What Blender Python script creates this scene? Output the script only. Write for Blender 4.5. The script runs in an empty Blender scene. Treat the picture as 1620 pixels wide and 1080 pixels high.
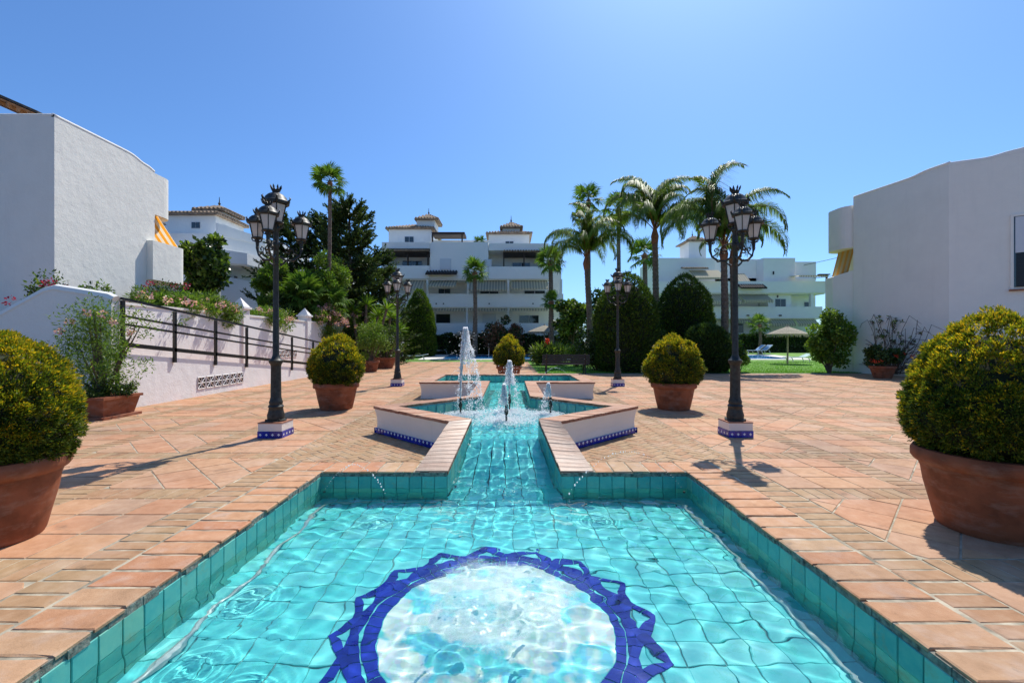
import bpy, bmesh, math, random
import numpy as np
from mathutils import Vector, Matrix
R = math.radians
PI = math.pi
rng = np.random.default_rng(7)
random.seed(7)
sc = bpy.context.scene
COL = sc.collection

# ------------------------------------------------------------------ camera, sky, sun, exposure
FPX, HC, VX, VY = 720.0, 1.5, 806.0, 540.0          # focal length in pixels, eye height, vanishing point
cam = bpy.data.objects.new('camera', bpy.data.cameras.new('camera'))
COL.objects.link(cam)
cam.location = (0, 0, HC)
cam.rotation_euler = (R(90), 0, 0)
cam.data.sensor_width = 36
cam.data.lens = 16
cam.data.shift_x = 4 / 1620
cam.data.clip_start = 0.05
cam.data.clip_end = 3000
sc.camera = cam

SUN_EL, SUN_AZ = 56.5, 25.0                          # azimuth measured from the view direction to the right
world = bpy.data.worlds.new('World')
sc.world = world
world.use_nodes = True
wn = world.node_tree
bg = wn.nodes['Background']
sky = wn.nodes.new('ShaderNodeTexSky')
sky.sky_type = 'NISHITA'
sky.sun_disc = False
sky.sun_elevation = R(SUN_EL)
sky.sun_rotation = R(SUN_AZ)
sky.altitude = 0
sky.air_density = 0.9
sky.dust_density = 1.0
sky.ozone_density = 8.0
wb = wn.nodes.new('ShaderNodeMix')                    # camera white balance and saturation, the same over the whole sky
wb.data_type = 'RGBA'
wb.blend_type = 'MULTIPLY'
wb.inputs[0].default_value = 1.0
wb.inputs[7].default_value = (0.70, 0.92, 1.08, 1)
wn.links.new(sky.outputs[0], wb.inputs[6])
wn.links.new(wb.outputs[2], bg.inputs[0])
bg.inputs[1].default_value = 0.145
sun = bpy.data.lights.new('sun', 'SUN')
sun.energy = 4.6
sun.angle = R(0.53)
sun.color = (1.0, 0.955, 0.88)
sun.cycles.is_caustics_light = True
suno = bpy.data.objects.new('sun', sun)
COL.objects.link(suno)
sd = Vector((math.sin(R(SUN_AZ)) * math.cos(R(SUN_EL)), math.cos(R(SUN_AZ)) * math.cos(R(SUN_EL)), math.sin(R(SUN_EL))))
suno.rotation_euler = sd.to_track_quat('Z', 'Y').to_euler()
vs = sc.view_settings
vs.view_transform = 'Standard'
vs.look = 'None'
vs.exposure = 0.18
vs.gamma = 1.0
vs.use_curve_mapping = False
sc.render.engine = 'CYCLES'
sc.cycles.max_bounces = 12
sc.cycles.diffuse_bounces = 6
sc.cycles.transparent_max_bounces = 16
sc.cycles.use_denoising = True
sc.cycles.sample_clamp_indirect = 6
sc.cycles.blur_glossy = 0.5

AX = -0.06                                           # axis of the fountain


def at(x, y, Y):                                     # photo pixel at a known depth -> world point
    return Vector(((x - VX) * Y / FPX, Y, HC + (VY - y) * Y / FPX))


# ------------------------------------------------------------------ materials
def mat(name):
    m = bpy.data.materials.new(name)
    m.use_nodes = True
    nt = m.node_tree
    return m, nt, nt.nodes['Principled BSDF']


def nd(nt, t, **k):
    n = nt.nodes.new('ShaderNode' + t)
    for a, b in k.items():
        setattr(n, a, b)
    return n


def ramp(nt, fac, stops):
    r = nd(nt, 'ValToRGB')
    e = r.color_ramp.elements
    while len(e) < len(stops):
        e.new(0.5)
    for i, (p, c) in enumerate(stops):
        e[i].position = p
        e[i].color = (*c, 1)
    nt.links.new(fac, r.inputs[0])
    return r.outputs[0]


def noise(nt, scale, detail=3, vec=None, rough=0.55):
    n = nd(nt, 'TexNoise')
    n.inputs['Scale'].default_value = scale
    n.inputs['Detail'].default_value = detail
    n.inputs['Roughness'].default_value = rough
    if vec is not None:
        nt.links.new(vec, n.inputs['Vector'])
    return n.outputs['Fac']


def mixc(nt, fac, a, b, mode='MIX'):
    n = nd(nt, 'Mix', data_type='RGBA', blend_type=mode)
    for s, v in ((n.inputs[0], fac), (n.inputs[6], a), (n.inputs[7], b)):
        if isinstance(v, (int, float)):
            s.default_value = v
        elif isinstance(v, tuple):
            s.default_value = (*v, 1)
        else:
            nt.links.new(v, s)
    return n.outputs[2]


def math_(nt, op, a, b=0.0):
    n = nd(nt, 'Math', operation=op)
    for s, v in ((n.inputs[0], a), (n.inputs[1], b)):
        if isinstance(v, (int, float)):
            s.default_value = v
        else:
            nt.links.new(v, s)
    return n.outputs[0]


def rnd(nt):                                         # one random number per object and per loose piece
    a = nd(nt, 'ObjectInfo').outputs['Random']
    b = nd(nt, 'NewGeometry').outputs['Random Per Island']
    return math_(nt, 'FRACT', math_(nt, 'ADD', a, b))


def wpos(nt):
    return nd(nt, 'NewGeometry').outputs['Position']


def bump(nt, b, h, strength=0.3, dist=0.01):
    n = nd(nt, 'Bump')
    n.inputs['Strength'].default_value = strength
    n.inputs['Distance'].default_value = dist
    nt.links.new(h, n.inputs['Height'])
    nt.links.new(n.outputs[0], b.inputs['Normal'])


def simple(name, c, rough=0.6, metal=0.0, var=0.0, nscale=8, bmp=0.0, spec=0.5):
    m, nt, b = mat(name)
    b.inputs['Roughness'].default_value = rough
    b.inputs['Metallic'].default_value = metal
    b.inputs['Specular IOR Level'].default_value = spec
    if var:
        n = noise(nt, nscale, 5, wpos(nt))
        lo = tuple(x * (1 - var) for x in c)
        hi = tuple(min(1, x * (1 + var)) for x in c)
        nt.links.new(ramp(nt, n, [(0.3, lo), (0.7, hi)]), b.inputs['Base Color'])
        if bmp:
            bump(nt, b, n, bmp, 0.01)
    else:
        b.inputs['Base Color'].default_value = (*c, 1)
    return m


def clay(name, stops, stain, rough=0.75, sscale=2.2, bmp=0.35, pale=0.35):
    """fired clay: a colour of its own per piece, mottling inside it, dark and chalky stains running across pieces"""
    m, nt, b = mat(name)
    p = wpos(nt)
    base = ramp(nt, rnd(nt), stops)
    n1 = noise(nt, 9, 5, p, 0.65)
    c = mixc(nt, 0.45, base, ramp(nt, n1, [(0.25, (0.30, 0.13, 0.07)), (0.5, (0.52, 0.27, 0.16)), (0.75, (0.68, 0.46, 0.32))]))
    n2 = noise(nt, sscale, 4, p, 0.6)
    c = mixc(nt, math_(nt, 'MULTIPLY', ramp(nt, n2, [(0.52, (0, 0, 0)), (0.72, (1, 1, 1))]), pale), c, (0.58, 0.45, 0.36))
    n3 = noise(nt, 3.7, 6, p, 0.7)
    c = mixc(nt, math_(nt, 'MULTIPLY', ramp(nt, n3, [(0.58, (0, 0, 0)), (0.74, (1, 1, 1))]), stain), c, (0.10, 0.085, 0.06))
    n4 = noise(nt, 0.55, 4, p, 0.65)                   # trodden and weathered areas
    c = mixc(nt, 1.0, c, ramp(nt, n4, [(0.3, (0.68, 0.66, 0.66)), (0.5, (0.90, 0.86, 0.83)), (0.7, (1.02, 0.96, 0.90))]), 'MULTIPLY')
    nt.links.new(c, b.inputs['Base Color'])
    b.inputs['Roughness'].default_value = rough
    b.inputs['Specular IOR Level'].default_value = 0.3
    bump(nt, b, noise(nt, 60, 5, p, 0.7), bmp, 0.004)
    return m


def plaster(name, c, var=0.06, streak=0.0):
    m, nt, b = mat(name)
    p = wpos(nt)
    n = noise(nt, 1.3, 5, p, 0.6)
    col = ramp(nt, n, [(0.3, tuple(x * (1 - var) for x in c)), (0.7, c)])
    if streak:
        mp = nd(nt, 'Mapping')
        mp.inputs['Scale'].default_value = (3.5, 3.5, 0.25)
        nt.links.new(p, mp.inputs['Vector'])
        s = noise(nt, 1.5, 5, mp.outputs[0], 0.6)
        col = mixc(nt, math_(nt, 'MULTIPLY', ramp(nt, s, [(0.55, (0, 0, 0)), (0.75, (1, 1, 1))]), streak), col, (0.52, 0.51, 0.47))
    nt.links.new(col, b.inputs['Base Color'])
    b.inputs['Roughness'].default_value = 0.9
    b.inputs['Specular IOR Level'].default_value = 0.15
    h = math_(nt, 'ADD', noise(nt, 3.5, 4, p), math_(nt, 'MULTIPLY', noise(nt, 26, 4, p), 0.35))
    bump(nt, b, h, 0.5, 0.035)
    return m


def glaze(name, stops, rough=0.12, dirt=0.3):
    m, nt, b = mat(name)
    p = wpos(nt)
    base = ramp(nt, rnd(nt), stops)
    n = noise(nt, 14, 5, p, 0.65)
    c = mixc(nt, 0.35, base, ramp(nt, n, [(0.3, stops[0][1]), (0.7, stops[-1][1])]))
    n2 = noise(nt, 6, 5, p, 0.7)
    c = mixc(nt, math_(nt, 'MULTIPLY', ramp(nt, n2, [(0.55, (0, 0, 0)), (0.75, (1, 1, 1))]), dirt), c, (0.24, 0.26, 0.14))
    nt.links.new(c, b.inputs['Base Color'])
    b.inputs['Roughness'].default_value = rough
    bump(nt, b, noise(nt, 20, 3, p), 0.15, 0.004)
    return m


def leafm(name, stops, trans=0.35, rough=0.5, spec=0.35):
    m, nt, b = mat(name)
    c = ramp(nt, rnd(nt), stops)
    nt.links.new(c, b.inputs['Base Color'])
    b.inputs['Roughness'].default_value = rough
    b.inputs['Specular IOR Level'].default_value = spec
    t = nd(nt, 'BsdfTranslucent')
    nt.links.new(mixc(nt, 1.0, c, (1.25, 1.3, 0.6), 'MULTIPLY'), t.inputs[0])
    mx = nd(nt, 'MixShader')
    mx.inputs[0].default_value = trans
    nt.links.new(b.outputs[0], mx.inputs[1])
    nt.links.new(t.outputs[0], mx.inputs[2])
    nt.links.new(mx.outputs[0], nt.nodes['Material Output'].inputs[0])
    return m


def stripes(name, a, b_, axis, period, duty=0.5):
    m, nt, b = mat(name)
    s = nd(nt, 'SeparateXYZ')
    tc = nd(nt, 'TexCoord')
    nt.links.new(tc.outputs['Object'], s.inputs[0])
    f = math_(nt, 'FRACT', math_(nt, 'DIVIDE', s.outputs[axis], period))
    nt.links.new(mixc(nt, math_(nt, 'LESS_THAN', f, duty), a, b_), b.inputs['Base Color'])
    b.inputs['Roughness'].default_value = 0.85
    t = nd(nt, 'BsdfTranslucent')
    nt.links.new(mixc(nt, math_(nt, 'LESS_THAN', f, duty), a, b_), t.inputs[0])
    mx = nd(nt, 'MixShader')
    mx.inputs[0].default_value = 0.5
    nt.links.new(b.outputs[0], mx.inputs[1])
    nt.links.new(t.outputs[0], mx.inputs[2])
    nt.links.new(mx.outputs[0], nt.nodes['Material Output'].inputs[0])
    return m


M = {}
M['tile'] = clay('terracotta_tile', [(0.0, (0.524, 0.270, 0.134)), (0.3, (0.582, 0.306, 0.155)), (0.5, (0.504, 0.337, 0.206)), (0.7, (0.582, 0.347, 0.168)), (0.85, (0.485, 0.367, 0.244)), (1.0, (0.543, 0.255, 0.122))], 0.5, pale=0.3)
M['brick'] = clay('paving_brick', [(0.0, (0.322, 0.195, 0.088)), (0.25, (0.362, 0.258, 0.117)), (0.5, (0.354, 0.289, 0.139)), (0.8, (0.330, 0.275, 0.139)), (1.0, (0.378, 0.222, 0.098))], 0.75)
M['coping'] = clay('coping_brick', [(0.0, (0.504, 0.204, 0.084)), (0.3, (0.563, 0.316, 0.151)), (0.55, (0.524, 0.377, 0.206)), (0.8, (0.582, 0.265, 0.126)), (1.0, (0.582, 0.449, 0.252))], 0.6, sscale=5, bmp=0.8, pale=0.5)
M['rimbrick'] = clay('rim_brick', [(0.0, (0.50, 0.25, 0.16)), (0.5, (0.60, 0.38, 0.26)), (1.0, (0.62, 0.45, 0.31))], 0.3, sscale=6, bmp=0.6)
M['rampbrick'] = clay('lightened_cascade_brick', [(0.0, (0.62, 0.38, 0.23)), (0.5, (0.68, 0.50, 0.34)), (1.0, (0.72, 0.55, 0.39))], 0.12, rough=0.58, sscale=6, bmp=0.5)  # paler than the rim brick, to offset the shade on the slope
M['rampbrick'].node_tree.nodes['Principled BSDF'].inputs['Specular IOR Level'].default_value = 1.0   # sheen raised to brighten the sloping bricks
M['redbrick'] = clay('red_brick_and_shade', [(0.0, (0.20, 0.06, 0.035)), (1.0, (0.28, 0.09, 0.05))], 0.4)  # on rim brick sides this dark red paints in their shade
M['mortar'] = simple('mortar', (0.36, 0.31, 0.22), 0.95, var=0.6, nscale=7, bmp=0.6)
M['darkmortar'] = simple('rough_mortar', (0.20, 0.19, 0.15), 0.95, var=0.6, nscale=30, bmp=1.0)
M['white'] = plaster('white_plaster', (0.86, 0.83, 0.75), streak=0.1)
M['whitewall'] = plaster('white_wall', (0.86, 0.83, 0.74), streak=0.10)
M['basinwhite'] = plaster('basin_plaster', (0.82, 0.75, 0.66), 0.08, streak=0.12)
M['pinkwhite'] = plaster('ramp_plaster', (0.85, 0.81, 0.765), 0.05, streak=0.1)
M['farwhite'] = plaster('far_white', (0.85, 0.85, 0.81), 0.04)
M['turq'] = glaze('turquoise_wall_tile', [(0.0, (0.035, 0.29, 0.27)), (0.4, (0.07, 0.40, 0.36)), (0.75, (0.14, 0.48, 0.40)), (1.0, (0.21, 0.46, 0.31))], 0.22, 0.75)
M['turqfloor'] = glaze('turquoise_floor_tile', [(0.0, (0.08, 0.59, 0.57)), (0.5, (0.12, 0.67, 0.66)), (1.0, (0.24, 0.75, 0.70))], 0.2, 0.04)
M['grout'] = simple('pool_grout', (0.12, 0.33, 0.32), 0.9, var=0.4, nscale=12)
M['blue'] = glaze('cobalt_tile', [(0.0, (0.004, 0.008, 0.17)), (0.5, (0.009, 0.018, 0.29)), (1.0, (0.022, 0.045, 0.42))], 0.15, 0.0)
M['whitetile'] = simple('white_glazed', (0.72, 0.74, 0.78), 0.2)
m_, nt_, b_ = mat('pebble_mosaic')
v_ = nd(nt_, 'TexVoronoi')
v_.inputs['Scale'].default_value = 28
nt_.links.new(wpos(nt_), v_.inputs['Vector'])
n_ = noise(nt_, 3.2, 3, wpos(nt_))
c_ = mixc(nt_, ramp(nt_, n_, [(0.49, (0, 0, 0)), (0.55, (1, 1, 1))]), (0.66, 0.74, 0.68), (0.12, 0.62, 0.66))
c_ = mixc(nt_, 0.35, c_, v_.outputs['Color'], 'SOFT_LIGHT')
nt_.links.new(c_, b_.inputs['Base Color'])
M['pebble'] = m_
M['pipe'] = simple('grey_pipe', (0.36, 0.44, 0.42), 0.4, var=0.2, nscale=6)
M['pot'] = simple('plant_pot', (0.24, 0.072, 0.030), 0.7, var=0.45, nscale=5, bmp=0.25, spec=0.3)
nt_ = M['pot'].node_tree                               # salt bloom and damp marks on the fired clay
b_ = nt_.nodes['Principled BSDF']
old_ = b_.inputs['Base Color'].links[0].from_socket
mp_ = nd(nt_, 'Mapping')
mp_.inputs['Scale'].default_value = (1.6, 1.6, 4.5)
nt_.links.new(wpos(nt_), mp_.inputs['Vector'])
sn_ = noise(nt_, 2.4, 6, mp_.outputs[0], 0.7)
c_ = mixc(nt_, math_(nt_, 'MULTIPLY', ramp(nt_, sn_, [(0.50, (0, 0, 0)), (0.72, (1, 1, 1))]), 0.4), old_, (0.40, 0.27, 0.20))
dn_ = noise(nt_, 5.0, 5, wpos(nt_), 0.65)
c_ = mixc(nt_, math_(nt_, 'MULTIPLY', ramp(nt_, dn_, [(0.54, (0, 0, 0)), (0.72, (1, 1, 1))]), 0.55), c_, (0.08, 0.04, 0.025))
nt_.links.new(c_, b_.inputs['Base Color'])
M['iron'] = simple('cast_iron', (0.030, 0.030, 0.025), 0.5, 0.3, var=0.5, nscale=20, bmp=0.3)
M['bronze'] = simple('nozzle_bronze', (0.05, 0.045, 0.035), 0.45, 0.6)
M['black'] = simple('black_rail', (0.012, 0.012, 0.014), 0.35, 0.2)
m_, nt_, b_ = mat('milky_glass')
b_.inputs['Base Color'].default_value = (0.80, 0.76, 0.72, 1)
b_.inputs['Roughness'].default_value = 0.25
t_ = nd(nt_, 'BsdfTranslucent')
t_.inputs[0].default_value = (0.85, 0.78, 0.72, 1)
x_ = nd(nt_, 'MixShader')
x_.inputs[0].default_value = 0.5
nt_.links.new(b_.outputs[0], x_.inputs[1])
nt_.links.new(t_.outputs[0], x_.inputs[2])
nt_.links.new(x_.outputs[0], nt_.nodes['Material Output'].inputs[0])
M['milk'] = m_
m_, nt_, b_ = mat('water')
b_.inputs['Base Color'].default_value = (0.93, 1.0, 1.0, 1)
b_.inputs['Transmission Weight'].default_value = 1
b_.inputs['Roughness'].default_value = 0
b_.inputs['IOR'].default_value = 1.33
M['water'] = m_
m_, nt_, b_ = mat('spray_water')
b_.inputs['Base Color'].default_value = (0.97, 0.97, 0.97, 1)
b_.inputs['Roughness'].default_value = 0.12
b_.inputs['Specular IOR Level'].default_value = 0.6
t_ = nd(nt_, 'BsdfTranslucent')
t_.inputs[0].default_value = (1.0, 1.0, 1.0, 1)
x_ = nd(nt_, 'MixShader')
x_.inputs[0].default_value = 0.85
nt_.links.new(b_.outputs[0], x_.inputs[1])
nt_.links.new(t_.outputs[0], x_.inputs[2])
tr_ = nd(nt_, 'BsdfTransparent')
y_ = nd(nt_, 'MixShader')
y_.inputs[0].default_value = 0.12
nt_.links.new(x_.outputs[0], y_.inputs[1])
nt_.links.new(tr_.outputs[0], y_.inputs[2])
nt_.links.new(y_.outputs[0], nt_.nodes['Material Output'].inputs[0])
M['spray'] = m_
m_, nt_, b_ = mat('aerated_water')
b_.inputs['Base Color'].default_value = (0.74, 0.86, 0.83, 1)
b_.inputs['Roughness'].default_value = 0.3
t_ = nd(nt_, 'BsdfTranslucent')
t_.inputs[0].default_value = (0.78, 0.90, 0.88, 1)
x_ = nd(nt_, 'MixShader')
x_.inputs[0].default_value = 0.5
nt_.links.new(b_.outputs[0], x_.inputs[1])
nt_.links.new(t_.outputs[0], x_.inputs[2])
tr_ = nd(nt_, 'BsdfTransparent')
y_ = nd(nt_, 'MixShader')
f1_ = noise(nt_, 3.4, 4, wpos(nt_), 0.6)
f2_ = noise(nt_, 45, 4, wpos(nt_), 0.7)
rd_ = nd(nt_, 'Attribute')
rd_.attribute_name = 'thin'
f_ = math_(nt_, 'ADD', math_(nt_, 'MULTIPLY', f1_, 0.9), math_(nt_, 'MULTIPLY', f2_, 0.75))
f_ = math_(nt_, 'ADD', f_, rd_.outputs['Fac'])
nt_.links.new(ramp(nt_, f_, [(0.60, (0.38, 0.38, 0.38)), (1.0, (0.97, 0.97, 0.97))]), y_.inputs[0])
nt_.links.new(x_.outputs[0], y_.inputs[1])
nt_.links.new(tr_.outputs[0], y_.inputs[2])
nt_.links.new(y_.outputs[0], nt_.nodes['Material Output'].inputs[0])
M['aerated'] = m_
M['glass'] = simple('window_glass', (0.02, 0.028, 0.035), 0.05, spec=0.8)
M['shutter'] = simple('roller_shutter', (0.62, 0.65, 0.67), 0.6)
M['darkwood'] = simple('dark_timber', (0.035, 0.022, 0.015), 0.7, var=0.4, nscale=10)
M['wood'] = simple('eaves_timber', (0.30, 0.14, 0.055), 0.7, var=0.35, nscale=9)
M['rooftile'] = simple('roof_tile', (0.26, 0.19, 0.13), 0.9, var=0.5, nscale=3)
M['darkroof'] = simple('dark_roof_tile', (0.045, 0.038, 0.035), 0.8, var=0.4, nscale=6)
M['awning'] = stripes('beige_awning', (0.74, 0.66, 0.48), (0.46, 0.41, 0.31), 0, 0.28)
M['orange'] = stripes('orange_awning', (0.85, 0.36, 0.03), (0.80, 0.70, 0.52), 0, 0.24)
M['orange2'] = stripes('ochre_awning', (0.62, 0.30, 0.06), (0.55, 0.42, 0.22), 1, 0.34)
M['grass'] = leafm('grass_blade', [(0.0, (0.07, 0.19, 0.015)), (0.6, (0.12, 0.30, 0.025)), (1.0, (0.22, 0.40, 0.04))], 0.4)
M['lawn'] = simple('lawn', (0.13, 0.27, 0.03), 0.9, var=0.35, nscale=1.5, bmp=0.6)
M['soil'] = simple('soil', (0.12, 0.08, 0.05), 0.95, var=0.4, nscale=3)
M['deck'] = simple('pool_deck', (0.66, 0.63, 0.56), 0.8, var=0.1)
M['poolblue'] = simple('pool_lining', (0.05, 0.27, 0.55), 0.3)
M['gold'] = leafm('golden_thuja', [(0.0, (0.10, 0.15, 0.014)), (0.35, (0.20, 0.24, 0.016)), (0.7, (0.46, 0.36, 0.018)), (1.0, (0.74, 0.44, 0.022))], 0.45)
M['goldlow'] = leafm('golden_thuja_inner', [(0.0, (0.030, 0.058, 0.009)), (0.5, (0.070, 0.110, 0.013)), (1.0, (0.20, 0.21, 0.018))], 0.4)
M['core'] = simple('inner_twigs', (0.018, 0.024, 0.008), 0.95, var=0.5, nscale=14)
M['cypress'] = leafm('cypress_leaf', [(0.0, (0.025, 0.050, 0.010)), (0.6, (0.050, 0.095, 0.016)), (1.0, (0.10, 0.16, 0.024))], 0.35)
M['cypressgold'] = leafm('bright_cypress_leaf', [(0.0, (0.04, 0.09, 0.010)), (0.6, (0.09, 0.18, 0.014)), (1.0, (0.22, 0.28, 0.02))], 0.35)
M['conifer'] = leafm('conifer_needle', [(0.0, (0.020, 0.042, 0.016)), (0.6, (0.055, 0.095, 0.028)), (1.0, (0.13, 0.18, 0.05))], 0.3)
M['palm'] = leafm('palm_leaf', [(0.0, (0.06, 0.11, 0.022)), (0.5, (0.13, 0.21, 0.038)), (1.0, (0.28, 0.35, 0.10))], 0.55, 0.45, 0.35)
M['fan'] = leafm('fan_palm_leaf', [(0.0, (0.05, 0.11, 0.018)), (0.5, (0.09, 0.18, 0.025)), (1.0, (0.17, 0.26, 0.05))], 0.4, 0.6, 0.15)
M['bright'] = leafm('bright_leaf', [(0.0, (0.06, 0.13, 0.014)), (0.5, (0.13, 0.24, 0.022)), (1.0, (0.24, 0.36, 0.035))], 0.4)
M['dark'] = leafm('dark_leaf', [(0.0, (0.014, 0.034, 0.010)), (0.6, (0.035, 0.075, 0.016)), (1.0, (0.08, 0.14, 0.028))], 0.25, 0.35)
M['olean'] = leafm('shrub_leaf', [(0.0, (0.06, 0.11, 0.02)), (0.5, (0.12, 0.20, 0.03)), (1.0, (0.23, 0.30, 0.06))], 0.4)
M['pink'] = leafm('pink_petal', [(0.0, (0.62, 0.26, 0.34)), (0.6, (0.75, 0.42, 0.48)), (1.0, (0.82, 0.62, 0.62))], 0.4)
M['magenta'] = leafm('magenta_bract', [(0.0, (0.25, 0.015, 0.06)), (1.0, (0.48, 0.04, 0.13))], 0.4)
M['redfl'] = leafm('red_flower', [(0.0, (0.55, 0.03, 0.02)), (1.0, (0.75, 0.08, 0.03))], 0.3)
M['bark'] = simple('palm_bark', (0.15, 0.11, 0.08), 0.9, var=0.45, nscale=9, bmp=1.0)
M['redbark'] = simple('palm_sheath', (0.22, 0.10, 0.05), 0.9, var=0.4, nscale=9, bmp=0.8)
M['stem'] = simple('stem', (0.11, 0.08, 0.05), 0.9, var=0.3)
M['thatch'] = simple('thatch', (0.28, 0.25, 0.19), 0.95, var=0.4, nscale=14, bmp=1.0)
M['plastic'] = simple('white_plastic', (0.74, 0.76, 0.75), 0.4)
M['greenfab'] = simple('green_sling', (0.32, 0.52, 0.47), 0.7)
M['bluefab'] = simple('blue_panel', (0.30, 0.52, 0.80), 0.5)
M['steel'] = simple('steel', (0.6, 0.6, 0.6), 0.25, 0.9)
M['skin'] = simple('skin', (0.45, 0.26, 0.18), 0.6)
M['navy'] = simple('navy_cloth', (0.03, 0.035, 0.07), 0.85)
M['lilac'] = simple('pale_shirt', (0.50, 0.50, 0.62), 0.85)
M['hair'] = simple('hair', (0.03, 0.02, 0.015), 0.6)


# ------------------------------------------------------------------ building blocks
def tag(o, label=None, cat=None, group=None, kind=None):
    if label:
        o['label'] = label
    if cat:
        o['category'] = cat
    if group:
        o['group'] = group
    if kind:
        o['kind'] = kind
    return o


def empty(name, loc=(0, 0, 0), rz=0.0, parent=None):
    o = bpy.data.objects.new(name, None)
    COL.objects.link(o)
    o.location = loc
    o.rotation_euler = (0, 0, rz)
    o.empty_display_size = 0.1
    if parent:
        o.parent = parent
    return o


def link(name, me, parent=None, loc=None, rot=None, scale=None):
    o = bpy.data.objects.new(name, me)
    COL.objects.link(o)
    if parent:
        o.parent = parent
    if loc is not None:
        o.location = loc
    if rot is not None:
        o.rotation_euler = rot
    if scale is not None:
        o.scale = scale
    return o


def copy_tree(o, parent=None):
    c = o.copy()
    COL.objects.link(c)
    c.parent = parent
    for ch in list(o.children):
        copy_tree(ch, c)
    return c


def np_mesh(name, V, F, mats, mi=None, smooth=False):
    V = np.asarray(V, dtype=np.float32).reshape(-1, 3)
    F = np.asarray(F, dtype=np.int32)
    me = bpy.data.meshes.new(name)
    n, k = F.shape
    me.vertices.add(len(V))
    me.vertices.foreach_set('co', V.ravel())
    me.loops.add(n * k)
    me.loops.foreach_set('vertex_index', F.ravel())
    me.polygons.add(n)
    me.polygons.foreach_set('loop_start', np.arange(0, n * k, k, dtype=np.int32))
    for m in (mats if isinstance(mats, (list, tuple)) else [mats]):
        me.materials.append(m)
    if mi is not None:
        me.polygons.foreach_set('material_index', np.asarray(mi, dtype=np.int32))
    if smooth:
        me.polygons.foreach_set('use_smooth', np.ones(n, dtype=bool))
    me.update(calc_edges=True)
    return me


class MB:
    """collects plain shapes; build() links them as one mesh object"""

    def __init__(self):
        self.v, self.f, self.m = [], [], []

    def add(self, vs_, fs, mi=0):
        o = len(self.v)
        self.v += [tuple(p) for p in vs_]
        self.f += [tuple(i + o for i in f) for f in fs]
        self.m += [mi] * len(fs)
        return self

    def box(self, x0, x1, y0, y1, z0, z1, mi=0):
        vs_ = [(x, y, z) for z in (z0, z1) for y in (y0, y1) for x in (x0, x1)]
        return self.add(vs_, [(0, 2, 3, 1), (4, 5, 7, 6), (0, 1, 5, 4), (2, 6, 7, 3), (0, 4, 6, 2), (1, 3, 7, 5)], mi)

    def prism(self, poly, z0, z1, mi=0):               # poly counter-clockwise; z may be a list per corner
        n = len(poly)
        zz0 = z0 if isinstance(z0, (list, tuple)) else [z0] * n
        zz1 = z1 if isinstance(z1, (list, tuple)) else [z1] * n
        vs_ = [(p[0], p[1], z) for p, z in zip(poly, zz0)] + [(p[0], p[1], z) for p, z in zip(poly, zz1)]
        fs = [tuple(range(n - 1, -1, -1)), tuple(range(n, 2 * n))]
        fs += [(i, (i + 1) % n, n + (i + 1) % n, n + i) for i in range(n)]
        return self.add(vs_, fs, mi)

    def lathe(self, prof, seg=24, c=(0, 0, 0), mi=0, sq=1.0, ph=0.0):
        vs_, fs = [], []
        for r, z in prof:
            for i in range(seg):
                a = ph + 2 * PI * i / seg
                vs_.append((c[0] + r * math.cos(a), c[1] + r * math.sin(a) * sq, c[2] + z))
        for j in range(len(prof) - 1):
            for i in range(seg):
                a, b = j * seg + i, j * seg + (i + 1) % seg
                fs.append((a, b, b + seg, a + seg))
        fs.append(tuple(range(seg - 1, -1, -1)))
        k = (len(prof) - 1) * seg
        fs.append(tuple(range(k, k + seg)))
        return self.add(vs_, fs, mi)

    def tube(self, pts, r, seg=6, mi=0):
        pts = [Vector(p) for p in pts]
        rs = r if isinstance(r, (list, tuple)) else [r] * len(pts)
        vs_, fs = [], []
        for i, p in enumerate(pts):
            t = (pts[min(i + 1, len(pts) - 1)] - pts[max(i - 1, 0)])
            t = t.normalized() if t.length > 1e-9 else Vector((0, 0, 1))
            u = t.cross(Vector((0, 0, 1)) if abs(t.z) < 0.9 else Vector((1, 0, 0))).normalized()
            w = t.cross(u)
            for k in range(seg):
                a = 2 * PI * k / seg
                vs_.append(p + (u * math.cos(a) + w * math.sin(a)) * rs[i])
        for j in range(len(pts) - 1):
            for k in range(seg):
                a, b = j * seg + k, j * seg + (k + 1) % seg
                fs.append((a, b, b + seg, a + seg))
        fs.append(tuple(range(seg - 1, -1, -1)))
        k = (len(pts) - 1) * seg
        fs.append(tuple(range(k, k + seg)))
        return self.add(vs_, fs, mi)

    def mesh(self, name, mats, smooth=False, recalc=True):
        me = bpy.data.meshes.new(name)
        me.from_pydata(self.v, [], self.f)
        for m in (mats if isinstance(mats, (list, tuple)) else [mats]):
            me.materials.append(m)
        me.polygons.foreach_set('material_index', np.array(self.m, dtype=np.int32))
        if recalc:
            bm = bmesh.new()
            bm.from_mesh(me)
            bmesh.ops.recalc_face_normals(bm, faces=bm.faces)
            bm.to_mesh(me)
            bm.free()
        if smooth:
            me.polygons.foreach_set('use_smooth', np.ones(len(me.polygons), dtype=bool))
            if smooth != 'all':
                me.set_sharp_from_angle(angle=R(40))
        me.update()
        return me

    def build(self, name, mats, parent=None, smooth=False, loc=None):
        return link(name, self.mesh(name, mats, smooth), parent, loc)


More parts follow.
